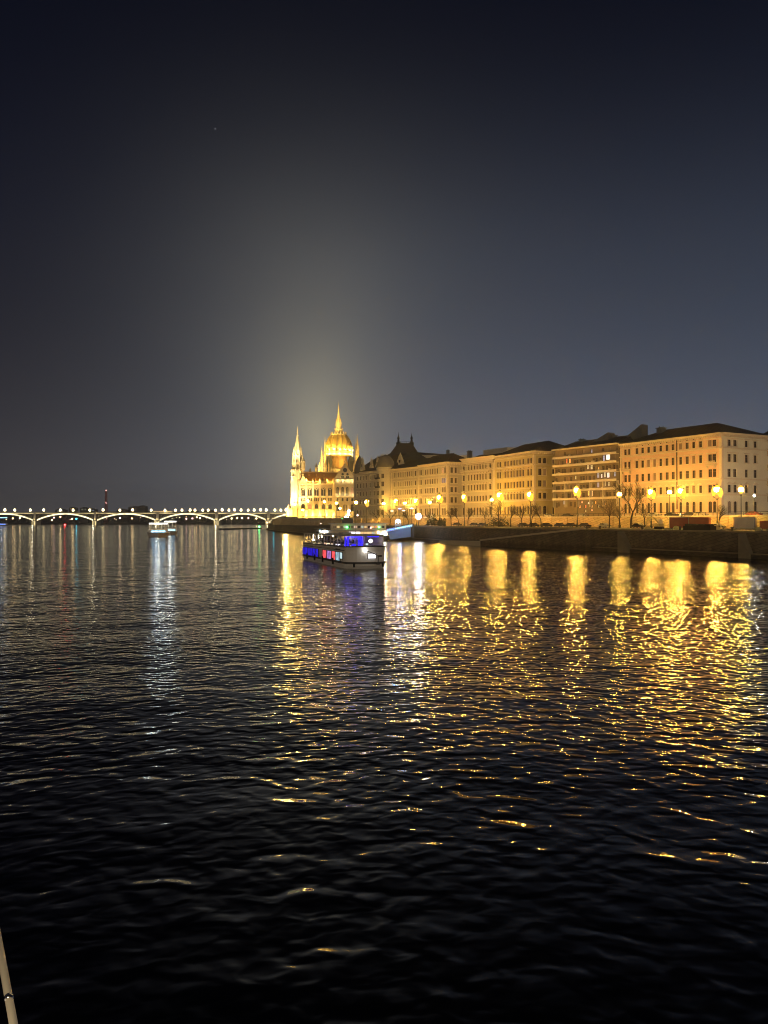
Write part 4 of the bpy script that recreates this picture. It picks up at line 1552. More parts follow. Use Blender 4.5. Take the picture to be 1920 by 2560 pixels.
    for (R_, z0, z1, nn, w) in ((122, 690, 635, 16, 6), (64, 600, 575, 8, 5), (45, 545, 470, 8, 5), (38, 475, 425, 8, 3)):
        for j in range(nn):
            an = 2 * pi * j / nn + A8 + .2
            q = (dc[0] + R_ * k * cos(an), dc[1] + R_ * k * sin(an), 0)
            m.lathe(q, [(w * k, zs(z0)), (w * k, zs(z0 + (z1 - z0) * .5)), (w * 1.4 * k, zs(z0 + (z1 - z0) * .55)), (.6 * k, zs(z1))], 5)
    m.build('lantern_pinnacles', 'limestone', lan)
    m = MB()
    for j in range(8):
        an = 2 * pi * (j + .5) / 8 + A8
        for R_, za_, zb2, w in ((43, 535, 495, 10), (66, 660, 620, 16)):
            m.box((dc[0] + R_ * k * cos(an), dc[1] + R_ * k * sin(an), (zs(za_) + zs(zb2)) / 2), (.25, w * k, zs(zb2) - zs(za_)), an)
    m.build('lantern_openings', 'limestone_dark', lan)

    for za, zb2 in ((870, 962), (1238, 1326)):
        sa, sb = zz(za, 1100, dd - 12)[0], zz(zb2, 1100, dd - 12)[0]
        zt_ = zs(1025)
        m = MB()
        q4 = [pos(sa, dd - 12), pos(sb, dd - 12), pos(sb, dd + 10), pos(sa, dd + 10)]
        m.prism(q4, zE - 1, zs(1120))
        c4 = [pos(sa * .7 + sb * .3, dd - 9), pos(sa * .3 + sb * .7, dd - 9), pos(sa * .3 + sb * .7, dd + 6), pos(sa * .7 + sb * .3, dd + 6)]
        m.loft([[(*p_, zs(1120)) for p_ in q4], [(*p_, zt_) for p_ in c4]])
        m.build('corner_roof', 'roof_dark', root)
    # --- slender turrets and pinnacles round the dome
    def turret(zx, zyb, zyt, w, dep, m_='limestone', name='turret'):
        s_, z0 = zz(zx, zyb, dep)
        z1 = zz(zx, zyt, dep)[1]
        q = pos(s_, dep)
        kk = q[1] / F * .15672
        w *= kk
        h = z1 - z0
        mm = MB()
        mm.lathe((q[0], q[1], 0), [(w, z0), (w * .95, z0 + h * .38), (w * 1.2, z0 + h * .40), (w * 1.1, z0 + h * .44), (w * .9, z0 + h * .45), (w * .85, z0 + h * .55), (w * 1.1, z0 + h * .57), (w * .5, z0 + h * .72), (w * .16, z0 + h * .9), (.08, z1)], 8)
        for j in range(4):
            an = pi / 4 + j * pi / 2
            mm.lathe((q[0] + w * cos(an), q[1] + w * sin(an), 0), [(w * .25, z0 + h * .3), (w * .25, z0 + h * .5), (.05, z0 + h * .6)], 5)
        mm.k = 1
        for j in range(8):
            an = j * pi / 4 + pi / 8
            mm.box((q[0] + w * .86 * cos(an), q[1] + w * .86 * sin(an), z0 + h * .5), (.2, w * .3, h * .08), an)
        return mm.build(name, [m_, 'limestone_dark'], root)
    turret(845, 1260, 680, 20, 78)
    turret(1340, 1260, 690, 18, 78)
    turret(1366, 1260, 665, 26, 70)
    turret(796, 1290, 865, 20, 60)
    turret(705, 1290, 1120, 20, 30)
    turret(850, 1290, 1080, 26, 40)
    turret(905, 1290, 1075, 12, 40)
    turret(1312, 1290, 1070, 18, 40)
    turret(760, 1290, 1120, 26, 45)
    turret(942, 1290, 1160, 9, 30)
    turret(1000, 1290, 1165, 16, 30)
    turret(610, 1290, 1200, 16, 14)

    # --- floodlights
    def flood(p, tgt, power, angle=70, col=GOLD, size=.5):
        fl = thing('floodlight', None, None, p)
        mm = MB()
        mm.box((p[0], p[1], p[2] - .3), (.7, .5, .5), 0)
        mm.tube((p[0], p[1], p[2] - 1.0), (p[0], p[1], p[2] - .55), .08)
        fl.parent = None
        bpy.data.objects.remove(fl)
        o = mm.build('floodlight', 'iron', root)
        light('flood_beam', 'SPOT', p, power, col, root, tgt, size, angle, .7)
    for i, bx in enumerate(bays + [1050, 1165, 1280]):
        s_ = zz(bx, 1900)[0]
        dp = -9 if i < 5 else -12
        p = pos(s_, dp)
        tg_ = pos(s_, 0 if i < 5 else -3)
        flood((p[0], p[1], ZB + 1.2), (tg_[0], tg_[1], ZB + 12), 900, 110)
        p2 = pos(s_ + 1, dp + 5)
        light('base_glow', 'POINT', (p2[0], p2[1], ZB + 2.0), 3800 if i < 5 else 700, GOLDW, root, size=.4)
    # ledge lights that wash the upper windows
    for bx in bays:
        s_ = zz(bx, 1680)[0]
        p = pos(s_, -1.6)
        light('ledge_glow', 'POINT', (p[0], p[1], z_of(1655)), 220, (1, .8, .4), root, size=.3)
    for zx in (1047, 1126, 1202, 1280):
        s_ = zz(zx, 1660, -3)[0]
        p = pos(s_, -4.4)
        light('ledge_glow', 'POINT', (p[0], p[1], zg(1640)), 330, (1, .84, .5), root, size=.3)
        light('ledge_glow', 'POINT', (p[0], p[1], zg(1420)), 330, (1, .84, .5), root, size=.3)
    # roof wash
    for zx in (560, 740, 900, 1300):
        s_ = zz(zx, 1440)[0]
        p = pos(s_, -1.5)
        light('roof_wash', 'POINT', (p[0], p[1], zE + 2.6), 2600, GOLD, root, size=.3)
    # tower
    tc_ = c
    for (dx, dy, z, pw, tz) in ((-14, -12, ZB + 1, 120000, 40), (4, -16, ZB + 1, 120000, 44), (-12, -6, 30, 45000, 58), (-2, -11, 46, 40000, 72), (-6, -9, 20, 22000, 40)):
        light('tower_beam', 'SPOT', (tc_[0] + dx, tc_[1] + dy, z), pw, (1, .82, .42), root, (tc_[0], tc_[1], tz), .5, 75, .6)
    light('tower_glow', 'POINT', (tc_[0] - 7, tc_[1] - 9, ZB + 3), 26000, GOLDW, root, size=.5)
    # dome: ring of lamps on the gallery, and beams from the roofs
    for j in range(16):
        an = 2 * pi * j / 16 + A8
        if sin(an) > .55:
            continue
        q = (dc[0] + 250 * k * cos(an), dc[1] + 250 * k * sin(an), zs(1000))
        light('gallery_glow', 'POINT', q, 2200, GOLDW, root, size=.3)
        q = (dc[0] + 236 * k * cos(an), dc[1] + 236 * k * sin(an), zs(955))
        light('dome_beam', 'SPOT', q, 15000 * (1.3 if cos(an) < -.2 else .7), (1, .72, .16), root, (dc[0] + 150 * k * cos(an), dc[1] + 150 * k * sin(an), zs(760)), .3, 100, .6)
    for dx, dy, pw in ((-60, -60, 480000), (-20, -75, 360000), (30, -70, 170000)):
        light('dome_front_beam', 'SPOT', (dc[0] + dx, dc[1] + dy, zE + 6), pw, (1, .66, .13), root, (dc[0], dc[1], zs(790)), .6, 34, .5)
    for zx, dep, pw in ((845, 78, 26000), (1350, 74, 40000), (796, 60, 30000), (705, 30, 20000), (850, 40, 20000)):
        s_, z0 = zz(zx, 1240, dep)
        q = pos(s_ - 3, dep - 14)
        light('turret_beam', 'SPOT', (q[0], q[1], zE + 3), pw, GOLDW, root, (*pos(s_, dep), zz(zx, 900, dep)[1]), .3, 60, .6)
    for dx, dy, z, pw, tz in ((-16, -30, 34, 160000, 66), (8, -34, 34, 110000, 74)):
        light('tower_beam', 'SPOT', (tc_[0] + dx, tc_[1] + dy, z), pw, (1, .86, .5), root, (tc_[0], tc_[1], tz), .5, 42, .5)
    for dx in (-22, 4, 24):
        light('drum_beam', 'SPOT', (dc[0] + dx, dc[1] - 26, zE + 5), 20000, (1, .62, .15), root, (dc[0] + dx * .3, dc[1] - 8, zs(1100)), .4, 70, .6)
        light('lantern_beam', 'SPOT', (dc[0] + dx * .6, dc[1] - 26, zs(950)), 45000, (1, .72, .22), root, (dc[0], dc[1], zs(450)), .4, 28, .6)
    for zx, dep in ((796, 60), (830, 40), (705, 30), (1312, 40), (1350, 70), (1000, 30)):
        s_, z0 = zz(zx, 1240, dep)
        q = pos(s_ - 2, dep - 5)
        light('turret_beam', 'SPOT', (q[0], q[1], zE + 4), 12000, GOLDW, root, (*pos(s_, dep), zE + 24), .3, 80, .6)


def ring(mb, fr, t, z, R, w, d):
    n = 16
    for j in range(n):
        a0, a1 = 2 * pi * j / n, 2 * pi * (j + 1) / n
        (px, py), (ex, ey), (nx, ny) = fr
        def P(rr, a, dd):
            tt = t + rr * cos(a)
            return (px + ex * tt + nx * dd, py + ey * tt + ny * dd, z + rr * sin(a))
        mb.hexa([P(R - w, a0, d), P(R + w, a0, d), P(R + w, a0, d - .4), P(R - w, a0, d - .4), P(R - w, a1, d), P(R + w, a1, d), P(R + w, a1, d - .4), P(R - w, a1, d - .4)])


def disc(mb, fr, t, z, R, d, n=16):
    mb.wface(fr, [(t + R * cos(2 * pi * j / n), d, z + R * sin(2 * pi * j / n)) for j in range(n)])


parliament()


# ---------------------------------------------------------------- street lamps
def make_lamp(name, glass, big):
    root = thing(name, None, 'street lamp', (0, 0, 0), 'lamps along the riverside street')
    h = 7.4
    m = MB()
    m.lathe((0, 0, 0), [(.42, 0), (.42, .5), (.26, .7), (.20, 1.4), (.24, 1.5), (.14, 1.7), (.10, h - 1.4), (.18, h - 1.3), (.12, h - 1.0)], 8)
    m.build('pole', 'post_green', root)
    if big:
        m = MB()
        for sg in (-1, 1):
            pts = [(0, 0, h - 1.4), (sg * .5, 0, h - .9), (sg * 1.05, 0, h - .8), (sg * 1.25, 0, h - .35)]
            m.path(pts, .07)
        m.build('arm', 'post_green', root)
        spots = [(-1.0, h - .85), (1.0, h - .5), (0, h - .2)]
        rr, hh = .84, 2.0
    else:
        spots = [(0, h - 1.0)]
        rr, hh = .72, 1.6
    for i, (x, z) in enumerate(spots):
        hot = glass if (x == 0) else 'lamp_halo_glass'  # dim gold side lanterns and glass imitate the halo round the core
        m = MB()
        m.lathe((x, 0, z), [(rr * .8, hh * .3), (rr, hh * .5), (rr * .85, hh * .68)], 6)
        ln = m.build('lantern', hot, root)
        m = MB()
        m.lathe((x, 0, z), [(rr * .84, hh * .685), (rr * .55, hh * .95), (rr * .3, hh)], 6)
        m.build('shade', 'lamp_halo_glass', ln)
        m = MB()
        m.lathe((x, 0, z), [(rr * .45, 0), (rr * .79, hh * .295)], 6)
        m.build('bowl', 'lamp_halo_glass', ln)
        m = MB()
        m.lathe((x, 0, z), [(rr * .55, hh * 1.005), (.08, hh * 1.12), (.05, hh * 1.3)], 6)
        m.build('cap', 'post_green', ln)
    return root


big = make_lamp('street_lamp', 'lamp_gold', True)
small = make_lamp('street_lamp', 'lamp_gold_small', False)
near = make_lamp('street_lamp', 'lamp_gold_near', False)
LAMPS = [  # px, py of the lantern, big?, line, label
    (917, 1258, 1, LAMPL, 'gold lamp in front of the gabled house, first one right of the parliament'),
    (959, 1260, 0, SIDEW, 'single small gold lamp before the round corner tower'),
    (990, 1256, 1, LAMPL, 'gold lamp before the seam between round tower and long house'),
    (1012, 1259, 0, SIDEW, 'single small gold lamp before the left half of the long house'),
    (1041, 1255, 1, LAMPL, 'gold lamp before the right end of the long house, above the bright white floodlight'),
    (1074, 1257, 0, SIDEW, 'single small gold lamp before the cream corner house'),
    (1099, 1247, 1, LAMPL, 'gold lamp before the lit corner windows of the cream corner house'),
    (1161, 1246, 1, LAMPL, 'gold lamp before the left end of the attic house'),
    (1229, 1251, 0, SIDEW, 'single small gold lamp at the seam between attic house and yellow palace'),
    (1250, 1241, 1, LAMPL, 'gold lamp before the left part of the yellow corner building'),
    (1326, 1240, 1, LAMPL, 'gold lamp before the corner of the yellow corner building'),
    (1443, 1230, 1, LAMPL, 'gold lamp before the middle of the balcony block'),
    (1549, 1238, 0, LAMPL, 'gold lamp beside the tall bare tree before the balcony block edge'),
    (1628, 1234, 1, LAMPL, 'gold lamp before the left half of the orange corner palace'),
    (1674, 1232, 0, SIDEW, 'single small gold lamp before the middle of the orange corner palace'),
    (1703, 1232, 1, LAMPL, 'gold lamp above the red container before the orange corner palace'),
    (1793, 1229, 1, LAMPL, 'gold lamp standing right at the orange and pale corner of the palace'),
    (1853, 1227, 0, LAMPL, 'gold lamp before the pale side of the corner palace'),
    (890, 1258, 0, LAMPL, 'small gold lamp before the right edge of the parliament gable'),
]
PARL = [(-66, 520), (-14, 520)]
LAMPS += [(737, 1262, 0, PARL, 'golden lamp at the foot of the tall parliament tower'), (770, 1254, 0, PARL, 'golden lamp before the second bay of the parliament front'), (811, 1256, 0, PARL, 'golden lamp before the fifth bay of the parliament front'),
          (841, 1259, 0, PARL, 'golden lamp at the left foot of the parliament gable'), (850, 1272, 0, PARL, 'lowest golden lamp at the parliament gable portal'), (757, 1276, 0, PARL, 'low golden lamp before the first bay of the parliament front')]
for i, (px, py, bg, line, lab) in enumerate(LAMPS):
    p = along(line, px)
    src = near if line is PARL else (big if bg else small)
    ang = atan2(.88, -.47)
    z = zat(py, p[1])
    h = 7.8 if bg else 7.0
    zf = ZU if line is SIDEW else ZQ
    sc = (z - zf) / h
    o = dup(src, (p[0], p[1], zf), ang, 1.0, lab)
    wv = random.uniform(.84, 1.12)
    o.scale = (wv, wv, sc)
    o.rotation_euler[2] += random.uniform(-.35, .35)
for s_ in (big, small, near):
    for ch in list(s_.children_recursive):
        bpy.data.objects.remove(ch)
    bpy.data.objects.remove(s_)


# ---------------------------------------------------------------- bare trees
def make_tree(seed, h, spread, levels=4, trunk=.22, lean=0.0):
    rnd = random.Random(seed)
    root = thing('bare_tree', None, 'tree', (0, 0, 0), 'bare trees along the quay')
    tr, cr = MB(), MB()
    def grow(p, d, L, r, lv):
        n = 3
        for k in range(n):
            q = tuple(p[i] + d[i] * L / n for i in range(3))
            mb = tr if lv < 2 else cr
            mb.tube(p, q, r, r * .86, 6 if lv < 2 else 3)
            p = q
            r *= .86
            d = [d[i] + rnd.uniform(-.16, .16) for i in range(3)]
            d[2] += .03
            l = sqrt(sum(x * x for x in d))
            d = [x / l for x in d]
            if lv >= 1 and lv < levels and k < n - 1:
                branch(p, d, L * .62, r * .6, lv + 1)
        if lv < levels:
            for _ in range(3 if lv < 3 else 2):
                branch(p, d, L * rnd.uniform(.62, .8), r * .72, lv + 1)
    def branch(p, d, L, r, lv):
        a = rnd.uniform(0, 2 * pi)
        s = rnd.uniform(.45, .9) * spread
        e = [d[0] + s * cos(a), d[1] + s * sin(a), d[2] + rnd.uniform(-.05, .25)]
        l = sqrt(sum(x * x for x in e))
        grow(p, [x / l for x in e], L, max(r, .022), lv)
    grow((0, 0, -.3), [lean, lean * .3, 1], h * .34, trunk, 0)
    tr.build('trunk', 'bark', root)
    cr.build('crown', 'twig', root)
    return root


protos = [make_tree(3, 9, .9), make_tree(11, 9, 1.1, lean=.12), make_tree(23, 9, .8)]
tall = make_tree(31, 15, .75, 5, .34)
QT = offs(QUAY, -6)
TREES = [(1128, 8.6, 0, 'slim bare tree before the corner between cream corner house and attic house'), (1147, 8.8, 1, 'slim leaning bare tree before the left edge of the attic house'), (1170, 8.5, 2, 'bare tree below the lamp of the attic house'),
         (1213, 9.0, 0, 'bare tree before the right half of the attic house'), (1246, 11.5, 1, 'dark forked tree before the left part of the yellow corner building'), (1277, 9.5, 2, 'bare tree before the middle of the yellow corner building'),
         (1305, 9.2, 0, 'bare tree left of the lamp at the yellow palace corner'), (1329, 9.0, 2, 'bare tree under the lamp at the yellow palace corner'), (1354, 9.5, 1, 'bare tree before the side wall of the yellow palace'),
         (1523, 10.5, 1, 'broad dark leaning tree before the right part of the balcony block'), (1549, 8.2, 0, 'low bare tree just left of the tall bare tree'),
         (1798, 7.6, 2, 'bare tree between the red and the cream container'), (946, 9.4, 0, 'bare tree before the round corner tower'), (975, 9.0, 2, 'bare tree behind the blue pontoon'), (1021, 8.0, 1, 'bare tree left of the bright white floodlight'), (1612, 8.8, 0, 'bare tree before the left half of the orange palace')]
for px, h, k, lab in TREES:
    mid = offs(FAC, 34)
    p = along(mid, px) if px > 960 else along(mid + [(-70, 510)], px)
    dup(protos[k], (p[0], p[1], ZQ), px * 1.7, h / 9, lab)
p = along(offs(FAC, 34.5), 1577)
dup(tall, (p[0], p[1], ZQ), 1.1, 1.0, 'tallest bare tree with fine twigs before the balcony block and palace seam')
for s_ in protos + [tall]:
    for ch in list(s_.children_recursive):
        bpy.data.objects.remove(ch)
    bpy.data.objects.remove(s_)


def bush(px, w, h, lab, seed, line, m='leaf_dark'):
    rnd = random.Random(seed)
    p = along(line, px)
    o = MB()
    for k in range(900):
        a, u, r_ = rnd.uniform(0, 2 * pi), rnd.uniform(-.2, 1), rnd.random() ** .4
        lump = 1 + .25 * sin(3 * a + seed) * cos(4 * u)
        x, y, z = w / 2 * r_ * cos(a) * sqrt(max(0.05, 1 - u * u * .8)) * lump, w / 2 * r_ * sin(a) * sqrt(max(0.05, 1 - u * u * .8)) * lump, h * (.12 + .85 * max(0, u) * r_) * lump
        s_ = rnd.uniform(.12, .3)
        t1 = [rnd.uniform(-1, 1) for _ in range(3)]
        t2 = [rnd.uniform(-1, 1) for _ in range(3)]
        c = (p[0] + x, p[1] + y, ZQ + z)
        o.face([tuple(c[i] + s_ * t1[i] for i in range(3)), tuple(c[i] + s_ * t2[i] for i in range(3)), tuple(c[i] - s_ * t1[i] for i in range(3)), tuple(c[i] - s_ * t2[i] for i in range(3))])
    root = thing('bush', lab, 'bush', (p[0], p[1], ZQ))
    o.build('foliage', m, root)
    st = MB()
    for k in range(5):
        a = k * 1.3
        st.tube((p[0], p[1], ZQ - .1), (p[0] + w * .25 * cos(a), p[1] + w * .25 * sin(a), ZQ + h * .6), .08, .03, 5)
    st.build('stem', 'bark', root)


MIDL = offs(FAC, 34)
bush(1080, 5.5, 5.2, 'round dark evergreen bush right of the bright white floodlight', 2, MIDL)
bush(1104, 4.0, 3.4, 'smaller dark bush next to the round evergreen before the retaining wall', 5, MIDL)
bush(1247, 8.5, 3.6, 'wide brownish bush at the foot of the forked tree', 3, MIDL)


# ---------------------------------------------------------------- cars
def make_car(paint):
    root = thing('parked_car', None, 'car', (0, 0, 0), 'cars parked along the quay')
    L, Wd = 4.4, 1.75
    prof = [(-2.2, .35), (-2.2, .85), (-2.0, .95), (-1.55, 1.0), (-.95, 1.45), (.45, 1.48), (1.05, 1.0), (1.95, .88), (2.18, .7), (2.2, .35)]
    m = MB()
    def sect(y, k):
        return [(x * (1 - .02 * k), y, z if z < .9 else z - .03 * k) for x, z in prof]
    m.loft([sect(-Wd / 2, 1), sect(-Wd / 2 + .12, 0), sect(Wd / 2 - .12, 0), sect(Wd / 2, 1)])
    body = m.build('body', paint, root)
    m = MB()
    for sy in (-1, 1):
        y = sy * (Wd / 2 + .012)
        for a, b in (((-1.3, 1.02), (-.35, 1.02)), ((-.28, 1.02), (.8, 1.02))):
            pts = [(a[0], y, a[1]), (b[0], y, b[1]), (min(b[0], .4), y, 1.38), (max(a[0], -.9), y, 1.38)]
            m.face(pts if sy < 0 else pts[::-1])
    m.build('side_windows', 'glass_dark', root)
    for x in (-1.35, 1.35):
        for sy in (-1, 1):
            m = MB()
            y = sy * (Wd / 2 - .08)
            m.tube((x, y - .1, .32), (x, y + .1, .32), .32, .32, 14)
            w = m.build('wheel', 'rubber', root)
            m = MB()
            m.tube((x, y - .11, .32), (x, y + .11, .32), .18, .18, 8)
            m.build('rim', 'car_silver', w)
    for sy in (-1, 1):
        m = MB()
        m.box((2.14, sy * .62, .72), (.14, .34, .16))
        m.build('headlight', 'glass_dark', root)
        m = MB()
        m.box((-2.17, sy * .65, .82), (.1, .3, .16))
        m.build('tail_light', 'car_red', root)
    return root


cars = {'dark': make_car('car_dark'), 'silver': make_car('car_silver'), 'red': make_car('car_red')}
CL = offs(FAC, 32.5)
def place_car(px, kind, lab, line, z, flip=0):
    p = along(line, px)
    q = along(line, px + 3)
    a = atan2(q[1] - p[1], q[0] - p[0]) + (pi if flip else 0)
    return dup(cars[kind], (p[0], p[1], z), a, 1.0, lab)


PC = [(1143, 'dark', 'dark car parked below the wall between the two slim bare trees'), (1186, 'dark', 'dark car parked below the wall before the attic house, left one of two'), (1207, 'dark', 'dark car parked below the wall before the attic house, right one of two'),
      (1308, 'dark', 'dark car parked below the wall left of the lamp at the yellow palace corner'), (1334, 'dark', 'dark car parked below the wall under the yellow palace corner'), (1366, 'dark', 'dark car parked below the wall between yellow palace and balcony block'),
      (1400, 'dark', 'dark car parked below the wall at the left end of the balcony block'), (1428, 'dark', 'dark car parked just left of the lamp of the balcony block'), (1462, 'dark', 'dark car parked just right of the lamp of the balcony block'), (1511, 'silver', 'silver car parked beneath the broad dark tree'),
      (1597, 'dark', 'dark car parked right of the tallest bare tree'), (1792, 'silver', 'silver car parked between the red and cream containers')]
for px, kd, lab in PC:
    place_car(px, kd, lab, CL, ZQ)
UR = [(1372, 'silver', 'silver car on the upper street before the yellow palace side wall'), (1418, 'dark', 'dark car on the upper street before the left balcony block bays'), (1455, 'silver', 'silver car on the upper street before the balcony block shop windows'), (1637, 'silver', 'silver car on the upper street before the left half of the orange palace'), (1679, 'dark', 'dark car on the upper street behind the red container'), (1722, 'dark', 'car with bright headlamp on the upper street before the orange palace'), (1752, 'silver', 'silver car on the upper street right behind the rusty container'), (1885, 'red', 'dark red car on the upper street before the pale palace side')]
RD = offs(FAC, 12)
for px, kd, lab in UR:
    r_ = place_car(px, kd, lab, RD, ZU)
    if 'headlamp' in lab:
        r_.rotation_euler[2] += pi + .5
        for sy in (-1, 1):
            m = MB()
            m.ball((r_.location[0] + 2.24, r_.location[1] + sy * .62, r_.location[2] + .74), .16, 8, 5)
            m.build('headlight', 'headlamp', r_)['label'] = 'lit headlight'
for s_ in cars.values():
    for ch in list(s_.children_recursive):
        bpy.data.objects.remove(ch)
    bpy.data.objects.remove(s_)


# ---------------------------------------------------------------- containers and site clutter on the quay
def container(name, lab, px0, px1, d, h, m_side, m_end, depth=2.5, zb=ZQ + .15):
    A, B = at(px0, 1310, d), at(px1, 1310, d - (px1 - px0) * d / F * .55)
    f, L = frame((B[0], B[1]), (A[0], A[1]))
    root = thing(name, lab, 'container', (A[0], A[1], ZQ))
    m = MB()
    m.wbox(f, 0, L, zb, zb + h, -depth, 0)
    n = int(L / .3)
    for k in range(n):
        t = (k + .5) * L / n
        m.wbox(f, t - .07, t + .07, zb + .18, zb + h - .18, .002, .05)
    m.build('box', m_side, root)
    m = MB()
    for t in (-.02, L - .12):
        m.wbox(f, t, t + .14, zb - .02, zb + h + .03, .003, .1)
        m.wbox(f, t, t + .14, zb - .02, zb + h + .03, -depth - .05, -depth + .05)
    m.wbox(f, 0, L, zb + h - .02, zb + h + .12, -.06, .09)
    m.build('frame', m_end, root)
    m = MB()
    for t in (.4, L - .7):
        m.wbox(f, t, t + .3, ZQ, zb, -depth + .2, -.2)
    m.build('skid', 'iron', root)
    m = MB()
    m.wbox(f, L + .01, L + .05, zb + .1, zb + h - .1, -depth + .1, -.1)
    m.build('door', m_end, root)
    return root


container('site_container', 'dark red steel container on the quay below the orange palace', 1673, 1722, 219, 3.0, 'container_red', 'container_grey')
container('site_container', 'rusty orange open container right of the dark red one', 1723, 1772, 214, 2.9, 'container_rust', 'container_rust')
container('site_container', 'cream site cabin with grey end on the quay below the pale palace side', 1834, 1887, 203, 2.9, 'container_cream', 'container_grey')
container('site_container', 'orange half hidden skip at the right picture edge', 1900, 1940, 200, 1.9, 'container_rust', 'container_red')
rnd = random.Random(4)
for i, (px, lab) in enumerate(((1783, 'yellow rubble sack left of the cream cabin, left one of the pair'), (1792, 'yellow rubble sack left of the cream cabin, right one of the pair'), (1690, 'small yellow sack at the foot of the dark red container'), (1893, 'yellow sack at the right foot of the cream cabin'), (1619, 'yellow sack on the quay left of the dark red container'))):
    p = along(offs(QUAY, -9), px)
    m = MB()
    prof = [(.55, 0), (.75, .2), (.78, .5), (.6, .8), (.35, .95), (.1, 1.0)]
    rings = []
    for r_, z in prof:
        rings.append([(p[0] + r_ * (1 + .18 * sin(3 * a_ + i)) * cos(a_), p[1] + r_ * (1 + .14 * cos(2 * a_)) * sin(a_), ZQ + z * (.8 + .2 * rnd.random())) for a_ in [2 * pi * q / 12 for q in range(12)]])
    m.loft(rings)
    o = m.build('rubble_sack', 'sack_yellow', None, True)
    tag(o, lab, 'sack', 'rubble sacks on the quay')
p = along(offs(QUAY, -7), 1748)
m = MB()
m.box((p[0], p[1], ZQ + .5), (7.5, 2.2, 1.0), -1.05)
m.box((p[0], p[1], ZQ + 1.1), (6.6, 1.9, .2), -1.05)
for k in range(8):
    m.box((p[0] + cos(-1.05) * (k - 3.5) * .9, p[1] + sin(-1.05) * (k - 3.5) * .9, ZQ + 1.3), (.5, 1.6, .25), -1.05 + rnd.uniform(-.2, .2))
o = m.build('timber_stack', 'bark')
tag(o, 'dark stack of timber on the quay before the rusty container', 'timber')
# digger behind the left end of the red container
def digger():
    p = along(offs(QUAY, -13), 1648)
    root = thing('excavator', 'small pale excavator with raised arm left of the dark red container', 'excavator', (p[0], p[1], ZQ))
    m = MB()
    for s_ in (-.7, .7):
        m.box((p[0] + s_ * .5, p[1] + s_ * .85, ZQ + .35), (2.6, .5, .7), -1.05)
    m.build('track', 'rubber', root)
    m = MB()
    m.box((p[0], p[1], ZQ + 1.1), (2.0, 1.6, .7), -1.05)
    m.build('body', 'sack_yellow', root)
    m = MB()
    m.box((p[0] + .2, p[1] + .1, ZQ + 2.0), (1.0, .9, 1.2), -1.05)
    m.build('cab', 'container_cream', root)
    m = MB()
    m.path([(p[0], p[1], ZQ + 1.4), (p[0] - 1.4, p[1] + .6, ZQ + 3.2), (p[0] - 2.8, p[1] + 1.2, ZQ + 2.4), (p[0] - 3.1, p[1] + 1.3, ZQ + 1.2)], .16)
    m.build('arm', 'sack_yellow', root)


digger()
# cold white lamp by the side street (lights the pale wall)
p = along(offs(FAC, 4), 1890)
root = thing('street_lamp', 'tall slim lamp post with a cold lamp beside the pale palace side', 'street lamp', (p[0] - 1, p[1] - 1, ZU))
m = MB()
m.tube((p[0] - 1, p[1] - 1, ZU), (p[0] - 1, p[1] - 1, ZU + 6), .1, .07, 8)
m.build('pole', 'post_green', root)
m = MB()
m.ball((p[0] - 1, p[1] - 1, ZU + 6.2), .22)
m.build('lantern', 'lamp_side', root)


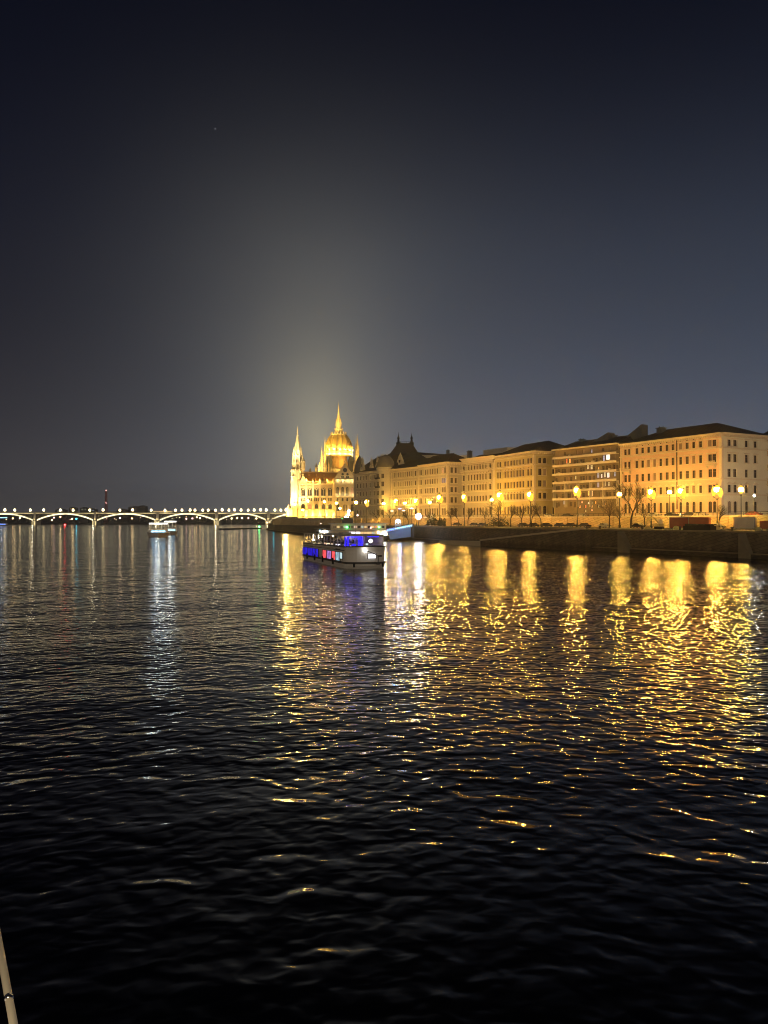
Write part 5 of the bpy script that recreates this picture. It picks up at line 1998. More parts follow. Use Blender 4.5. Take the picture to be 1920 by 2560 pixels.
# ---------------------------------------------------------------- bridge
def bridge():
    d = 1400.0
    k = d / F
    X = lambda px: (px - CX) * k
    Zp = lambda py: zat(py, d)
    zd = Zp(1282)
    root = thing('arch_bridge', 'long lit arch bridge crossing the river in the distance', 'bridge', (X(400), d, 0))
    wdt = 16.0
    m = MB()
    m.box(((X(-160) + X(730)) / 2, d + wdt / 2, zd - .9), (X(730) - X(-160), wdt, 1.8))
    m.build('deck', 'bridge_steel', root)
    m = MB()
    x = X(-160)
    m.box(((X(-160) + X(730)) / 2, d + .2, zd + 1.2), (X(730) - X(-160), .25, .3))
    while x < X(730):
        m.box((x, d + .2, zd + .55), (.3, .2, 1.1))
        x += 3.0
    m.build('parapet', 'bridge_steel', root)
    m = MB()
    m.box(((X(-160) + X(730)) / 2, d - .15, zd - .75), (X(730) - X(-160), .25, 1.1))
    m.build('deck_glow_line', 'bridge_glow', root)  # lit deck edge made to glow by itself
    piers = [-66, 87, 238, 394, 542, 671]
    zs_, zc_ = Zp(1302), Zp(1286.5)
    for px in piers:
        w = (9 if px not in (394, 542, 671) else 13) * k
        m = MB()
        x = X(px)
        m.prism([(x - w / 2, d - 1), (x, d - 5), (x + w / 2, d - 1), (x + w / 2, d + wdt + 1), (x, d + wdt + 5), (x - w / 2, d + wdt + 1)], -2, zs_ - 1)
        m.box((x, d + wdt / 2, zs_ - .5), (w * 1.15, wdt + 4, 1.2))
        m.box((x, d + wdt / 2 - .5, (zs_ + zd) / 2 + .5), (w * .55, wdt + 2, zd - zs_ - 1))
        m.box((x, d + wdt / 2 - .5, zd + .8), (w * .7, wdt + 2.6, 1.6))
        p = m.build('pier', 'bridge_stone', root)
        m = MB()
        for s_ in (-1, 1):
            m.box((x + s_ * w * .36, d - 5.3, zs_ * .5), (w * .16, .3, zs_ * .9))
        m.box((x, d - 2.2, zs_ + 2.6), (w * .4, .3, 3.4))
        m.build('pier_glow_panel', 'bridge_glow', p)  # self-glowing panels on the pier faces
        light('pier_glow', 'POINT', (x, d - 10, zs_ - 2), 2200, (1, .9, .65), p, size=1)
    for a, b in zip(piers, piers[1:] + [730 + 70]):
        x0, x1 = X(a) + 4, X(b) - 4
        n = 20
        ar, st, sp = MB(), MB(), MB()
        pt = lambda i: (x0 + (x1 - x0) * i / n, zs_ + (zc_ - zs_) * (1 - (2 * i / n - 1) ** 2))
        for i in range(n):
            (xa, za), (xb, zb_) = pt(i), pt(i + 1)
            th = 3.1
            ar.hexa([(xa, d, za), (xb, d, zb_), (xb, d + wdt, zb_), (xa, d + wdt, za), (xa, d, za + th), (xb, d, zb_ + th), (xb, d + wdt, zb_ + th), (xa, d + wdt, za + th)])
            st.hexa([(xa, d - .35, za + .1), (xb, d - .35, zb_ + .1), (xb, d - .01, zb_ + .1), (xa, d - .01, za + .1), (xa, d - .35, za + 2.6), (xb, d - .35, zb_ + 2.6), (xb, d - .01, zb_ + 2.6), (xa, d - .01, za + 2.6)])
            zt = zd - 1.8
            if zt - (za + th) > .8:
                sp.tube((xa, d + .4, za + th), (xb, d + .4, zt), .32, .32, 4)
                sp.tube((xb, d + .4, zb_ + th), (xa, d + .4, zt), .32, .32, 4)
        o = ar.build('arch', 'bridge_steel', root)
        st.build('glow_strip', 'arch_glow', o)  # glowing face added in place of floodlight on the arch
        if sp.v:
            sp.build('lattice', 'bridge_steel', o)
    return d, X, zd


BD, BX, BZ = bridge()
ORD = ['first', 'second', 'third', 'fourth', 'fifth', 'sixth', 'seventh', 'eighth', 'ninth', 'tenth', 'eleventh', 'twelfth', 'thirteenth', 'fourteenth', 'fifteenth', 'sixteenth', 'seventeenth', 'eighteenth', 'nineteenth', 'twentieth', 'twenty-first', 'twenty-second', 'twenty-third', 'twenty-fourth', 'twenty-fifth', 'twenty-sixth', 'twenty-seventh', 'twenty-eighth', 'twenty-ninth', 'thirtieth']
bl = thing('bridge_lamp', None, 'street lamp', (0, 0, 0), 'lamps on the bridge')
m = MB()
m.tube((0, 0, 0), (0, 0, 3.4), .22, .16, 6)
m.build('pole', 'iron', bl)
m = MB()
m.lathe((0, 0, 3.0), [(1.2, 0), (2.3, 1.2), (2.4, 2.4), (1.5, 4.0), (.4, 5.2)], 8)
m.build('globe', 'lamp_bridge', bl)
for i, px in enumerate([4, 36, 68, 108.5, 144, 182, 218, 257, 294, 331, 373, 412, 434, 454.5, 471, 487, 503, 520, 535, 555, 569, 586, 599.5, 620, 632.5, 651, 663, 687, 700, 715]):
    dup(bl, (BX(px), BD + (1.2 if i % 2 else 12), BZ), 0, random.uniform(.88, 1.0), 'white globe lamp on the bridge, %s from the left' % ORD[i])
for ch in list(bl.children_recursive):
    bpy.data.objects.remove(ch)
bpy.data.objects.remove(bl)
# tram and cars on the bridge near the middle pier
def tram():
    x0, x1 = BX(380), BX(428)
    root = thing('tram', 'lit tram crossing the bridge above the middle pier', 'tram', (x0, BD + 6, BZ))
    m = MB()
    m.box(((x0 + x1) / 2, BD + 6, BZ + 1.9), (x1 - x0, 2.6, 3.2))
    m.box(((x0 + x1) / 2, BD + 6, BZ + 3.65), ((x1 - x0) * .9, 1.6, .4))
    m.build('body', 'boat_white', root)
    for j in range(10):
        m = MB()
        x = x0 + (j + .5) * (x1 - x0) / 10
        m.box((x, BD + 4.68, BZ + 2.3), ((x1 - x0) / 10 * .75, .06, 1.3))
        m.build('window', 'lit_warm', root)


tram()

# ---------------------------------------------------------------- far bank: trees, mast, houses
def far_trees():
    rnd = random.Random(9)
    m = MB()
    for k in range(420):
        x = rnd.uniform(-1500, 700)
        y = rnd.uniform(1690, 1900)
        h = rnd.uniform(8, 20) * (1.15 if -1000 < x < -560 else 1)
        r_ = h * .45
        n = 7
        rings = []
        for q in range(5):
            u = q / 4
            rr = r_ * (sin(pi * (u * .85 + .12))) * rnd.uniform(.8, 1.15)
            rings.append([(x + rr * cos(2 * pi * j / n) * rnd.uniform(.7, 1.2), y + rr * sin(2 * pi * j / n), 2 + h * (.15 + .85 * u) * rnd.uniform(.95, 1.05)) for j in range(n)])
        m.loft(rings)
        m.tube((x, y, 2), (x, y, 2 + h * .4), .5, .4, 4)
    o = m.build('far_woods', 'far_dark')
    tag(o, 'dark treeline on the far bank behind the bridge', None, None, 'stuff')


far_trees()
m = MB()
R_ = [(-2400, 20), (-1700, 34), (-1200, 30), (-800, 40), (-500, 34), (-200, 30), (200, 26), (900, 30), (2400, 26)]
for i in range(len(R_) - 1):
    (xa, ha), (xb, hb) = R_[i], R_[i + 1]
    m.face([(xa, 1950, 2), (xb, 1950, 2), (xb, 2500, hb), (xa, 2500, ha)])
    m.face([(xa, 2500, ha), (xb, 2500, hb), (xb, 3400, 2), (xa, 3400, 2)])
structure('hills', m, 'far_dark')


def mast():
    x, _, zt = at(265.5, 1226, 1750)
    root = thing('radio_mast', 'tall lattice mast with red lights behind the bridge', 'mast', (x, 1750, 2.5))
    m = MB()
    n = 14
    H = zt - 2.5
    for k in range(n):
        z0, z1 = 2.5 + H * k / n, 2.5 + H * (k + 1) / n
        w0, w1 = 3.0 * (1 - k / n * .6), 3.0 * (1 - (k + 1) / n * .6)
        C0 = [(x - w0, 1750 - w0, z0), (x + w0, 1750 - w0, z0), (x + w0, 1750 + w0, z0), (x - w0, 1750 + w0, z0)]
        C1 = [(x - w1, 1750 - w1, z1), (x + w1, 1750 - w1, z1), (x + w1, 1750 + w1, z1), (x - w1, 1750 + w1, z1)]
        for j in range(4):
            m.tube(C0[j], C1[j], .55, .5, 4)
            m.tube(C0[j], C1[(j + 1) % 4], .3, .3, 4)
            m.tube(C0[j], C0[(j + 1) % 4], .3, .3, 4)
    m.build('lattice', 'mast_red', root)
    for z in (2.5 + H * .62, zt):
        m = MB()
        m.ball((x, 1750, z), 1.2, 8, 5)
        m.build('warning_light', 'red_light', root).data.materials[0] = MATS['pink_far']


mast()
FH = [(150, 25, 1275, 'lit_pale', 1720), (180, 16, 1270, 'lit_warm', 1740), (209, 20, 1271, 'lit_pale', 1700), (228, 22, 1274, 'lit_blue', 1760), (305, 28, 1275, 'lit_dim', 1720), (335, 30, 1268, 'lit_dim', 1800), (355, 20, 1266, 'lit_dim', 1800), (480, 26, 1278, 'lit_warm', 1720), (520, 30, 1277, 'lit_dim', 1720)]
for i, (px, w, yt, gm, d) in enumerate(FH):
    x, _, zt = at(px, yt, d)
    root = thing('far_house', ['dim house far behind the bridge, left of the first span top', 'dim house with a warm light far behind the bridge', 'low dim house behind the bridge left of the pier by the mast', 'dim house with bluish light right beside the mast', 'dim house just right of the mast', 'taller dim block on the far bank right of the mast', 'narrow dim block on the far bank left of the tram', 'dim house with warm light behind the bridge right of the small boats', 'dim wide house behind the bridge between small boats and parliament'][i], 'building', (x, d, 2.5))
    wm = w * d / F
    m = MB()
    m.box((x, d + 8, (zt + 2.5) / 2), (wm, 14, zt - 2.5))
    m.build('wall', 'far_dark', root)
    m = MB()
    m.loft([[(x - wm / 2 - .5, d + .5, zt), (x + wm / 2 + .5, d + .5, zt), (x, d + .5, zt + 3)], [(x - wm / 2 - .5, d + 15.5, zt), (x + wm / 2 + .5, d + 15.5, zt), (x, d + 15.5, zt + 3)]])
    m.build('roof', 'far_dark', root)
    for j in range(2):
        m = MB()
        m.box((x + (j - .5) * wm * .4, d + .95, zt - 2.2), (wm * .16, .1, 1.6))
        m.build('window', gm, root)
rl_ = random.Random(21)
for i in range(26):
    px = rl_.uniform(-5, 720)
    d_ = rl_.uniform(1665, 1690)
    x, y, z = at(px, rl_.uniform(1291, 1300), d_)
    root = thing('shore_lamp', 'tiny dim lamp on the dark far bank seen under the bridge', 'lamp', (x, y, 2.5), 'tiny lamps on the far bank')
    m = MB()
    m.tube((x, y, 2.5), (x, y, z), .15, .12, 4)
    m.build('pole', 'iron', root)
    m = MB()
    m.ball((x, y, z), rl_.uniform(.35, .8), 6, 4)
    m.build('globe', rl_.choice(['amber_far', 'pink_far', 'lamp_bridge', 'lit_pale']), root)
# shore lamps seen under the arches
SL = [(32, 1296, 'amber_far', 'pinkish shore light under the first bridge span'), (50, 1294, 'lamp_bridge', 'yellowish shore light under the first bridge span'), (130, 1300, 'amber_far', 'orange shore light low under the second span'), (135, 1294, 'pink_far', 'pale shore light left of the middle of the second span'), (151, 1292, 'amber_far', 'warm shore light near the middle of the second span'), (162, 1312, 'red_light', 'red river light at the water below the second span'), (180, 1297, 'amber_far', 'orange shore light right of the red river light'), (191, 1297, 'cyan_light', 'greenish shore light under the second span'),
      (300, 1295, 'pink_far', 'pair of pink shore lights under the third span'), (330, 1296, 'amber_far', 'faint shore light under the third span'), (466, 1297, 'pink_far', 'pink shore light left under the span right of the boats'), (481, 1296, 'pink_far', 'violet shore light in the middle of the span right of the boats'), (492, 1293, 'amber_far', 'upper amber shore light of the span right of the boats'), (500, 1295, 'amber_far', 'right amber shore light of the span right of the boats'), (579, 1296, 'lamp_bridge', 'pale green shore light below the span before the parliament'), (593, 1295, 'amber_far', 'amber shore light below the span before the parliament'), (605, 1295, 'pink_far', 'small bluish shore light below the span before the parliament'), (621, 1295, 'pink_far', 'pink shore light below the span before the parliament'), (641, 1296, 'lamp_bridge', 'last pale shore light below the span before the parliament')]
for i, (px, py, mm, lab) in enumerate(SL):
    d = 1620 if py < 1305 else 1330
    x, _, z = at(px, py, d)
    root = thing('shore_lamp', lab, 'lamp', (x, d, 0), 'lights along the far shore')
    m = MB()
    m.tube((x, d, 0 if d > 1400 else -.5), (x, d, z - 1), .3, .25, 5)
    m.build('pole', 'iron', root)
    m = MB()
    m.ball((x, d, z), 1.7 if mm != 'red_light' else 1.4, 8, 5)
    m.build('globe', mm, root)


# ---------------------------------------------------------------- the pleasure boat in the foreground
def main_boat():
    S0, a, b = (-17.0, 160.0), (0.314, -0.949), (0.949, 0.314)
    LEN, WID = 34.4, 7.4
    P = lambda t, w, z: (S0[0] + a[0] * t + b[0] * w, S0[1] + a[1] * t + b[1] * w, z)
    root = thing('excursion_boat', 'two deck excursion boat with blue and red windows in midstream', 'boat', P(LEN / 2, WID / 2, 0))
    def outline(ins, bow, stern, z, rb=2.4, rs=1.2, rise=0.0):
        pts = []
        t0, t1, w0, w1 = -stern + ins, LEN + bow - ins, ins, WID - ins
        for (cx, cy, r_, a0) in ((t1 - rb, w0 + rb, rb, -pi / 2), (t1 - rb, w1 - rb, rb, 0), (t0 + rs, w1 - rs, rs, pi / 2), (t0 + rs, w0 + rs, rs, pi)):
            for j in range(7):
                an = a0 + pi / 2 * j / 6
                t, w = cx + r_ * cos(an), cy + r_ * sin(an)
                zz_ = z + rise * max(0, (t - LEN * .6) / (LEN * .4)) ** 2
                pts.append(P(t, w, zz_))
        return pts[::-1]
    hull = MB()
    hull.loft([outline(.5, -1.6, -.4, -.8), outline(.12, -.3, .2, 0.0), outline(.03, -.05, .28, .45), outline(.0, 0.0, .3, 1.0)])
    hull.k = 1
    hull.loft([outline(-.14, .14, .4, .82), outline(-.14, .14, .4, 1.12)])
    hull.k = 0
    hull.loft([outline(.10, -.1, .2, 1.0), outline(.05, .1, .25, 2.8, rise=.15), outline(0, .35, .3, 3.5, rise=.3)])
    hull.build('hull', ['boat_white', 'boat_dark'], root)
    m = MB()
    m.loft([outline(-.06, .42, .36, 3.32, rise=.3), outline(-.06, .45, .36, 3.5, rise=.3)])
    m.loft([outline(.02, .02, .33, 2.86, rise=.15), outline(.02, .04, .33, 2.96, rise=.15)])
    m.build('rubbing_strake', 'boat_dark', root)
    # painted band under the rail
    m = MB()
    f, L = frame(P(LEN - 2.5, -.005, 0)[:2], P(1, -.005, 0)[:2])
    # outward normal points to the viewer's left side
    for (t0, t1) in ((2.6, 9.0), (10.5, 16), (17, 25)):
        m.wbox(f, L - t1, L - t0, 3.02, 3.28, .02, .06)
    m.build('rail_board', 'boat_cream', root)
    # lower windows
    def pane(t0, t1, z0, z1, mt, name='window', lab=None):
        m = MB()
        u0, u1 = L + 1 - t1, L + 1 - t0
        u0, u1 = (LEN - 2.5) - t1, (LEN - 2.5) - t0
        m.k = 0
        m.wbox(f, u0, u1, z0, z1, -.1, .03)
        m.k = 1
        for (q0, q1, r0, r1) in ((u0 - .08, u0, z0 - .08, z1 + .08), (u1, u1 + .08, z0 - .08, z1 + .08), (u0, u1, z1, z1 + .08), (u0, u1, z0 - .08, z0)):
            m.wbox(f, q0, q1, r0, r1, -.1, .07)
        o = m.build(name, [mt, 'boat_dark'], root)
        if lab:
            o['label'] = lab
    for k in range(6):
        pane(.6 + k * 2.35, .6 + k * 2.35 + 2.1, 1.15, 2.62, 'neon_blue', lab='blue lit window')
    pane(18.0, 20.8, 1.2, 2.62, 'pane_red', lab='red lit window')
    pane(21.2, 24.4, 1.2, 2.62, 'pane_purple', lab='purple lit window')
    pane(24.8, 27.2, 1.2, 2.62, 'pane_red', lab='red lit window')
    pane(27.5, 30.2, 1.2, 2.62, 'pane_ice', lab='ice blue lit window')
    pane(30.5, 31.9, 1.6, 2.62, 'pane_pale', lab='pale lit window')
    # stern windows (blue, seen edge on at the left)
    m = MB()
    m.hexa([P(-.32, .8, 1.15), P(-.32, WID - .8, 1.15), P(-.2, WID - .8, 1.15), P(-.2, .8, 1.15), P(-.36, .8, 2.6), P(-.36, WID - .8, 2.6), P(-.2, WID - .8, 2.6), P(-.2, .8, 2.6)])
    m.build('stern_window', 'neon_blue', root)
    # bow window, lamp, anchor gear
    fb, Lb = frame(P(LEN + .2, WID, 0)[:2], P(LEN + .2, 0, 0)[:2])
    m = MB()
    m.wbox(fb, 2.45, 3.75, 1.75, 2.5, -.15, .12)
    m.build('bow_window', 'lit_white', root)
    m = MB()
    m.wbox(fb, 2.3, 3.9, 1.62, 1.74, -.1, .16)
    m.wbox(fb, 2.3, 3.9, 2.51, 2.63, -.1, .16)
    m.wbox(fb, 2.3, 2.44, 1.74, 2.51, -.1, .16)
    m.wbox(fb, 3.76, 3.9, 1.74, 2.51, -.1, .16)
    m.build('bow_window_frame', 'boat_grey', root)
    m = MB()
    c = P(LEN + .55, 3.1, 3.05)
    m.ball(c, .30, 10, 6)
    m.build('bow_lamp', 'lamp_bow', root)
    m = MB()
    m.path([P(LEN + .5, 3.4, 3.0), P(LEN + .75, 5.4, 2.15), P(LEN + .7, 5.6, 2.1)], .07)
    m.path([P(LEN + .7, 5.3, 2.2), P(LEN + .6, 5.3, 1.0)], .07)
    m.box(P(LEN + .75, 5.6, 2.15), (.5, .5, .3), .3)
    m.box(P(LEN + .6, 5.3, .9), (.5, .4, .4), .3)
    m.build('anchor', 'boat_dark', root)
    m = MB()
    m.wbox(f, 1.2, 4.2, 3.05, 3.22, .09, .11)
    m.build('name_board', 'boat_dark', root)
    # upper deck: floor, posts, roof, glazing
    m = MB()
    m.loft([outline(.12, 0, .1, 3.42), outline(.12, 0, .1, 3.5)])
    m.build('upper_deck', 'boat_grey', root)
    T0, T1, w0, w1 = 1.2, 32.2, .25, WID - .25
    m = MB()
    m.hexa([P(T0 - .6, w0 - .2, 5.25), P(T0 - .6, w1 + .2, 5.25), P(T1 + .5, w1 + .2, 5.45), P(T1 + .5, w0 - .2, 5.45), P(T0 - .4, w0, 5.42), P(T0 - .4, w1, 5.42), P(T1 + .2, w1, 5.65), P(T1 + .2, w0, 5.65)])
    m.box(P(20, 3.7, 5.75), (3.0, 1.6, .3), -1.25)
    m.build('roof', 'boat_grey', root)
    m = MB()
    n = 13
    for j in range(n + 1):
        t = T0 + (T1 - T0) * j / n
        for w in (w0, w1):
            m.tube(P(t, w, 3.5), P(t, w, 5.4), .07, .07, 5)
    for w in (w0 + 2.2, w0 + 4.7):
        for t in (T0, T1):
            m.tube(P(t, w, 3.5), P(t, w, 5.4), .07, .07, 5)
    for w in (w0, w1):
        m.tube(P(T0, w, 4.45), P(T1, w, 4.45), .04, .04, 5)
    m.build('deck_posts', 'boat_grey', root)
    m = MB()
    m.hexa([P(T0, w1 - .1, 3.5), P(T1, w1 - .1, 3.5), P(T1, w1, 3.5), P(T0, w1, 3.5), P(T0, w1 - .1, 5.3), P(T1, w1 - .1, 5.3), P(T1, w1, 5.3), P(T0, w1, 5.3)])
    m.build('far_side_glazing', 'boat_cream', root)
    # bar counter, tables and seated furniture inside
    for j in range(9):
        t = 4 + j * 2.7
        for w in (1.6, 4.8):
            m = MB()
            m.box(P(t, w, 4.2), (.9, .9, .06), .3)
            m.tube(P(t, w, 3.5), P(t, w, 4.2), .06, .06, 5)
            for s_ in (-.75, .75):
                m.box(P(t + s_, w, 3.95), (.45, .45, .06), .3)
                m.box(P(t + s_ * 1.3, w, 4.25), (.08, .45, .55), .3 - 1.25 + pi / 2)
            m.build('deck_table', 'boat_dark', root)
    # warm lamps at the stern half, violet curtain in the middle, blue neon at the front
    for t, w, z, r_, mt in ((6.0, 1.0, 4.15, .13, 'lamp_white_gold'), (8.6, 1.4, 4.7, .10, 'lamp_white_gold'), (12.0, 1.2, 4.9, .09, 'lamp_white_gold'), (10, 4, 5.0, .10, 'lamp_white_gold')):
        m = MB()
        m.ball(P(t, w, z), r_, 8, 5)
        m.tube(P(t, w, z), P(t, w, 5.3), .015, .015, 4)
        m.build('deck_lamp', mt, root)
    m = MB()
    for j in range(12):
        t = 17.5 + j * .75
        m.box(P(t, 5.6, 4.4), (.5, .08, 1.7), -1.25 + .35 * (-1) ** j)
    m.build('violet_curtain', 'neon_violet', root)
    m = MB()
    for w in (.5, 1.0, 2.9, 3.35):
        m.box(P(T1 - .4, w, 4.45), (.08, .30, 1.6), -1.25 + .25)
    m.box(P(T1 - .4, 2.0, 3.85), (.08, .7, .25), -1.25)
    m.box(P(T1 - .4, 1.9, 5.25), (.08, 3.0, .09), -1.25)
    m.box(P(T1 - .3, 5.4, 5.28), (.08, 2.0, .08), -1.25)
    m.build('blue_neon_frame', 'neon_front', root)
    m = MB()
    m.ball(P(T1 - .6, 5.05, 4.55), .34, 10, 6)
    m.build('cabin_lamp', 'lamp_bow', root)
    m = MB()
    m.box(P(T1 - .3, 4.3, 4.0), (.2, .4, .3), -1.25)
    m.build('instrument_screen', 'pane_pale', root)
    light('cabin_light', 'POINT', P(24, 3.5, 5.0), 90, (.35, .28, 1.0), root, size=.2)
    light('stern_cabin_light', 'POINT', P(9, 3.0, 5.0), 420, (1, .7, .4), root, size=.2)
    light('mid_cabin_light', 'POINT', P(16, 3.4, 5.0), 200, (.8, .8, 1.0), root, size=.2)
    # roof railing and mast
    m = MB()
    m.tube(P(27, 3.7, 5.6), P(27, 3.7, 7.6), .06, .04, 6)
    m.tube(P(27, 2.9, 6.9), P(27, 4.5, 6.9), .03, .03, 5)
    m.build('mast', 'boat_grey', root)
    m = MB()
    for j in range(10):
        t = LEN - 1.8 + .3
        w = .3 + j * (WID - .6) / 9
        m.tube(P(LEN - .3, w, 3.6), P(LEN - .3, w, 4.25), .03, .03, 5)
    m.tube(P(LEN - .3, .3, 4.25), P(LEN - .3, WID - .3, 4.25), .035, .035, 5)
    m.build('bow_railing', 'boat_grey', root)
    for a_, b_ in [(P(t, -.18, .4), P(t, -.18, 1.5)) for t in (5.5, 12, 18.5, 26)] + [(P(LEN + .35, w, .3), P(LEN + .35, w, 1.0)) for w in (1.2, 6.2)]:
        m = MB()
        m.tube(a_, b_, .16, .16, 8)
        m.build('fender', 'rubber', root)


main_boat()


# ---------------------------------------------------------------- moored ship behind it
def moored_ship():
    d = 300.0
    k = d / F
    X = lambda px: (px - CX) * k
    Z = lambda py: zat(py, d)
    x0, x1 = X(778), X(975)
    y0, y1 = d, d + 8
    root = thing('moored_ship', 'dark two deck restaurant ship moored behind the excursion boat', 'ship', ((x0 + x1) / 2, d, 0))
    m = MB()
    m.loft([[(x0 + 2, y0 + 1, -1), (x1 - 3, y0 + 1, -1), (x1 - 3, y1, -1), (x0 + 2, y1, -1)], [(x0, y0, 2.2), (x1, y0, 2.2), (x1, y1, 2.2), (x0, y1, 2.2)]])
    m.build('hull', 'boat_dark', root)
    m = MB()
    m.box(((x0 + x1) / 2 + 1, d + 4, 3.2), (x1 - x0 - 4, 6.6, 2.0))
    m.box(((x0 + x1) / 2 + 3, d + 4, 5.6), (x1 - x0 - 9, 5.6, 2.4))
    m.build('cabin', 'boat_cream', root)
    m = MB()
    m.box(((x0 + x1) / 2 + 1, d + 4, 4.3), (x1 - x0 - 2, 7.6, .25))
    m.box(((x0 + x1) / 2 + 3, d + 4, 6.95), (x1 - x0 - 7, 7.0, .3))
    m.build('deck_roof', 'boat_grey', root)
    cols = ['lit_dim', 'lit_warm', 'lit_dim', 'lit_pale', 'glass_dark', 'lit_dim', 'lit_pink', 'glass_dark', 'lit_pale', 'lit_warm', 'glass_dark', 'lit_warm', 'lit_red', 'lit_pale', 'glass_dark']
    for j, c in enumerate(cols):
        m = MB()
        x = X(832) + (X(962) - X(832)) * (j + .5) / len(cols)
        m.box((x, d + 1.16, 5.55), (1.0, .1, 1.0))
        m.build('window', c, root)
    for px, w, mt in ((877, 1.6, 'lit_white'), (888, 1.8, 'lit_white'), (897, 1.2, 'lit_white'), (905, 1.6, 'lit_warm'), (916, 1.8, 'lit_warm'), (925, 1.2, 'lit_warm'), (933, 1.0, 'lit_pale')):
        m = MB()
        m.box((X(px), d + .66, 3.25), (w, .1, .9))
        m.build('window', mt, root)
    for px, py, r_, mt in ((946, 1331, .5, 'lamp_bridge'), (961, 1335.5, .62, 'lamp_white'), (952, 1337, .35, 'lamp_bridge'), (800, 1327, .4, 'led_cyan'), (811, 1329, .5, 'lamp_white'), (818, 1329, .3, 'led_cyan'), (863, 1293, .45, 'lamp_white'), (870, 1285, .5, 'lamp_white'), (871, 1277, .5, 'lamp_white'), (868, 1297, .6, 'lamp_white'), (893, 1288, .35, 'pink_far'), (855, 1296, .3, 'green_light'), (800, 1309, .2, 'pink_far'), (927, 1319, .3, 'pink_far'), (947, 1318, .3, 'green_light'), (868, 1318, .4, 'green_light')):
        m = MB()
        m.ball((X(px), d + .3 if py > 1310 else d + 4, Z(py)), r_, 8, 5)
        m.build('deck_lamp', mt, root)
    m = MB()
    m.box((X(868), d + 4, 8.1), (4.2, 3.4, 2.0))
    m.box((X(868), d + 4, 9.2), (4.8, 4.0, .2))
    m.build('wheelhouse', 'boat_dark', root)
    m = MB()
    m.tube((X(870), d + 4, 9.2), (X(870), d + 4, Z(1262)), .14, .08, 6)
    m.tube((X(862), d + 4, Z(1285)), (X(878), d + 4, Z(1285)), .06, .06, 5)
    m.build('mast', 'boat_white', root)
    m = MB()
    n = 22
    for j in range(n + 1):
        x = x0 + 1.5 + (x1 - x0 - 3) * j / n
        m.tube((x, d + .3, 2.2), (x, d + .3, 6.9 if j > 4 else 4.2), .05, .05, 4)
    m.tube((x0 + 1, d + .3, 5.1), (x1 - 1, d + .3, 5.1), .05, .05, 4)
    m.build('deck_posts', 'boat_grey', root)


moored_ship()


def blue_pontoon():
    d = 296.0
    k = d / F
    root = thing('landing_pontoon', 'blue lit landing stage with sloping gangway below the white floodlight', 'pontoon', at(1000, HOR, d)[:2] + (0,))
    pt = lambda px, py, dd=0.0: at(px, py, d + dd)
    m = MB()
    def slab(q, dep, mb):
        mb.loft([[pt(x, y) for x, y in q], [pt(x, y, dep) for x, y in q]])
    slab([(970, 1331), (1027, 1318), (1027, 1342), (975, 1349)], 5, m)
    m.build('hull', 'pontoon_blue', root)
    m = MB()
    slab([(966, 1322), (1034, 1309), (1034, 1317), (969, 1330)], 3.2, m)
    m.build('gangway', 'canopy_white', root)
    m = MB()
    for j in range(14):
        px = 967 + j * 5
        y = 1322 - j * .96
        m.tube(pt(px, y, -.1), pt(px, y + 8, -.1), .07, .07, 4)
        if j < 13:
            m.tube(pt(px, y, -.1), pt(px + 5, y + 6.5, -.1), .05, .05, 4)
    m.tube(pt(966, 1321.5, -.1), pt(1034, 1308.5, -.1), .1, .1, 5)
    m.build('gangway_railing', 'iron', root)
    m = MB()
    for j, c in enumerate(range(7)):
        pass
    slab([(967, 1325), (985, 1321.6), (985, 1323.4), (967, 1327)], .05, m)
    m.v = [(v[0], v[1] - .3, v[2]) for v in m.v]
    m.build('led_strip', 'led_blue', root)
    m = MB()
    slab([(987, 1321), (1030, 1313), (1030, 1314.4), (987, 1322.6)], .05, m)
    m.v = [(v[0], v[1] - .3, v[2]) for v in m.v]
    m.build('led_strip', 'led_cyan', root)
    m = MB()
    slab([(1031, 1310), (1036, 1310), (1035, 1343), (1030, 1343)], 1.5, m)
    m.build('mooring_post', 'boat_dark', root)
    # arched gate with a lamp
    m = MB()
    pts = [pt(988, 1316, 1)] + [pt(995 + 7 * cos(pi - pi * q / 8), 1305 - 8 * sin(pi * q / 8), 1) for q in range(9)] + [pt(1002, 1315, 1)]
    m.path(pts, .16, 5)
    m.build('gate_arch', 'canopy_white', root)
    m = MB()
    m.ball(pt(995, 1304, 1), .55, 8, 5)
    m.build('gate_lamp', 'lamp_white', root)
    m = MB()
    slab([(987, 1310), (1003, 1308), (1003, 1318), (987, 1320)], 2.5, m)
    m.build('booth', 'canopy_white', root)
    p = pt(1000, 1300, -3)
    light('blue_wash', 'POINT', (p[0], p[1] - 4, 4.2), 700, (.15, .35, 1.0), root, size=.3)
    light('cyan_wash', 'POINT', (p[0] + 7, p[1] - 4, 5), 330, (.5, .8, 1.0), root, size=.3)


blue_pontoon()
# the dazzling white floodlight on the quay
p = at(1046, 1291, 318)
root = thing('floodlight_mast', 'dazzling white floodlight on a short mast above the blue landing stage', 'floodlight', (p[0], p[1], ZQ))
m = MB()
m.tube((p[0], p[1], ZQ), (p[0], p[1], p[2] - 1), .14, .1, 8)
m.build('pole', 'iron', root)
m = MB()
m.ball(p, 1.15, 12, 8)
m.build('lamp_head', 'lamp_cold', root)
m = MB()
m.box((p[0], p[1] + .9, p[2]), (2.4, .3, 1.6))
m.build('reflector', 'iron', root)
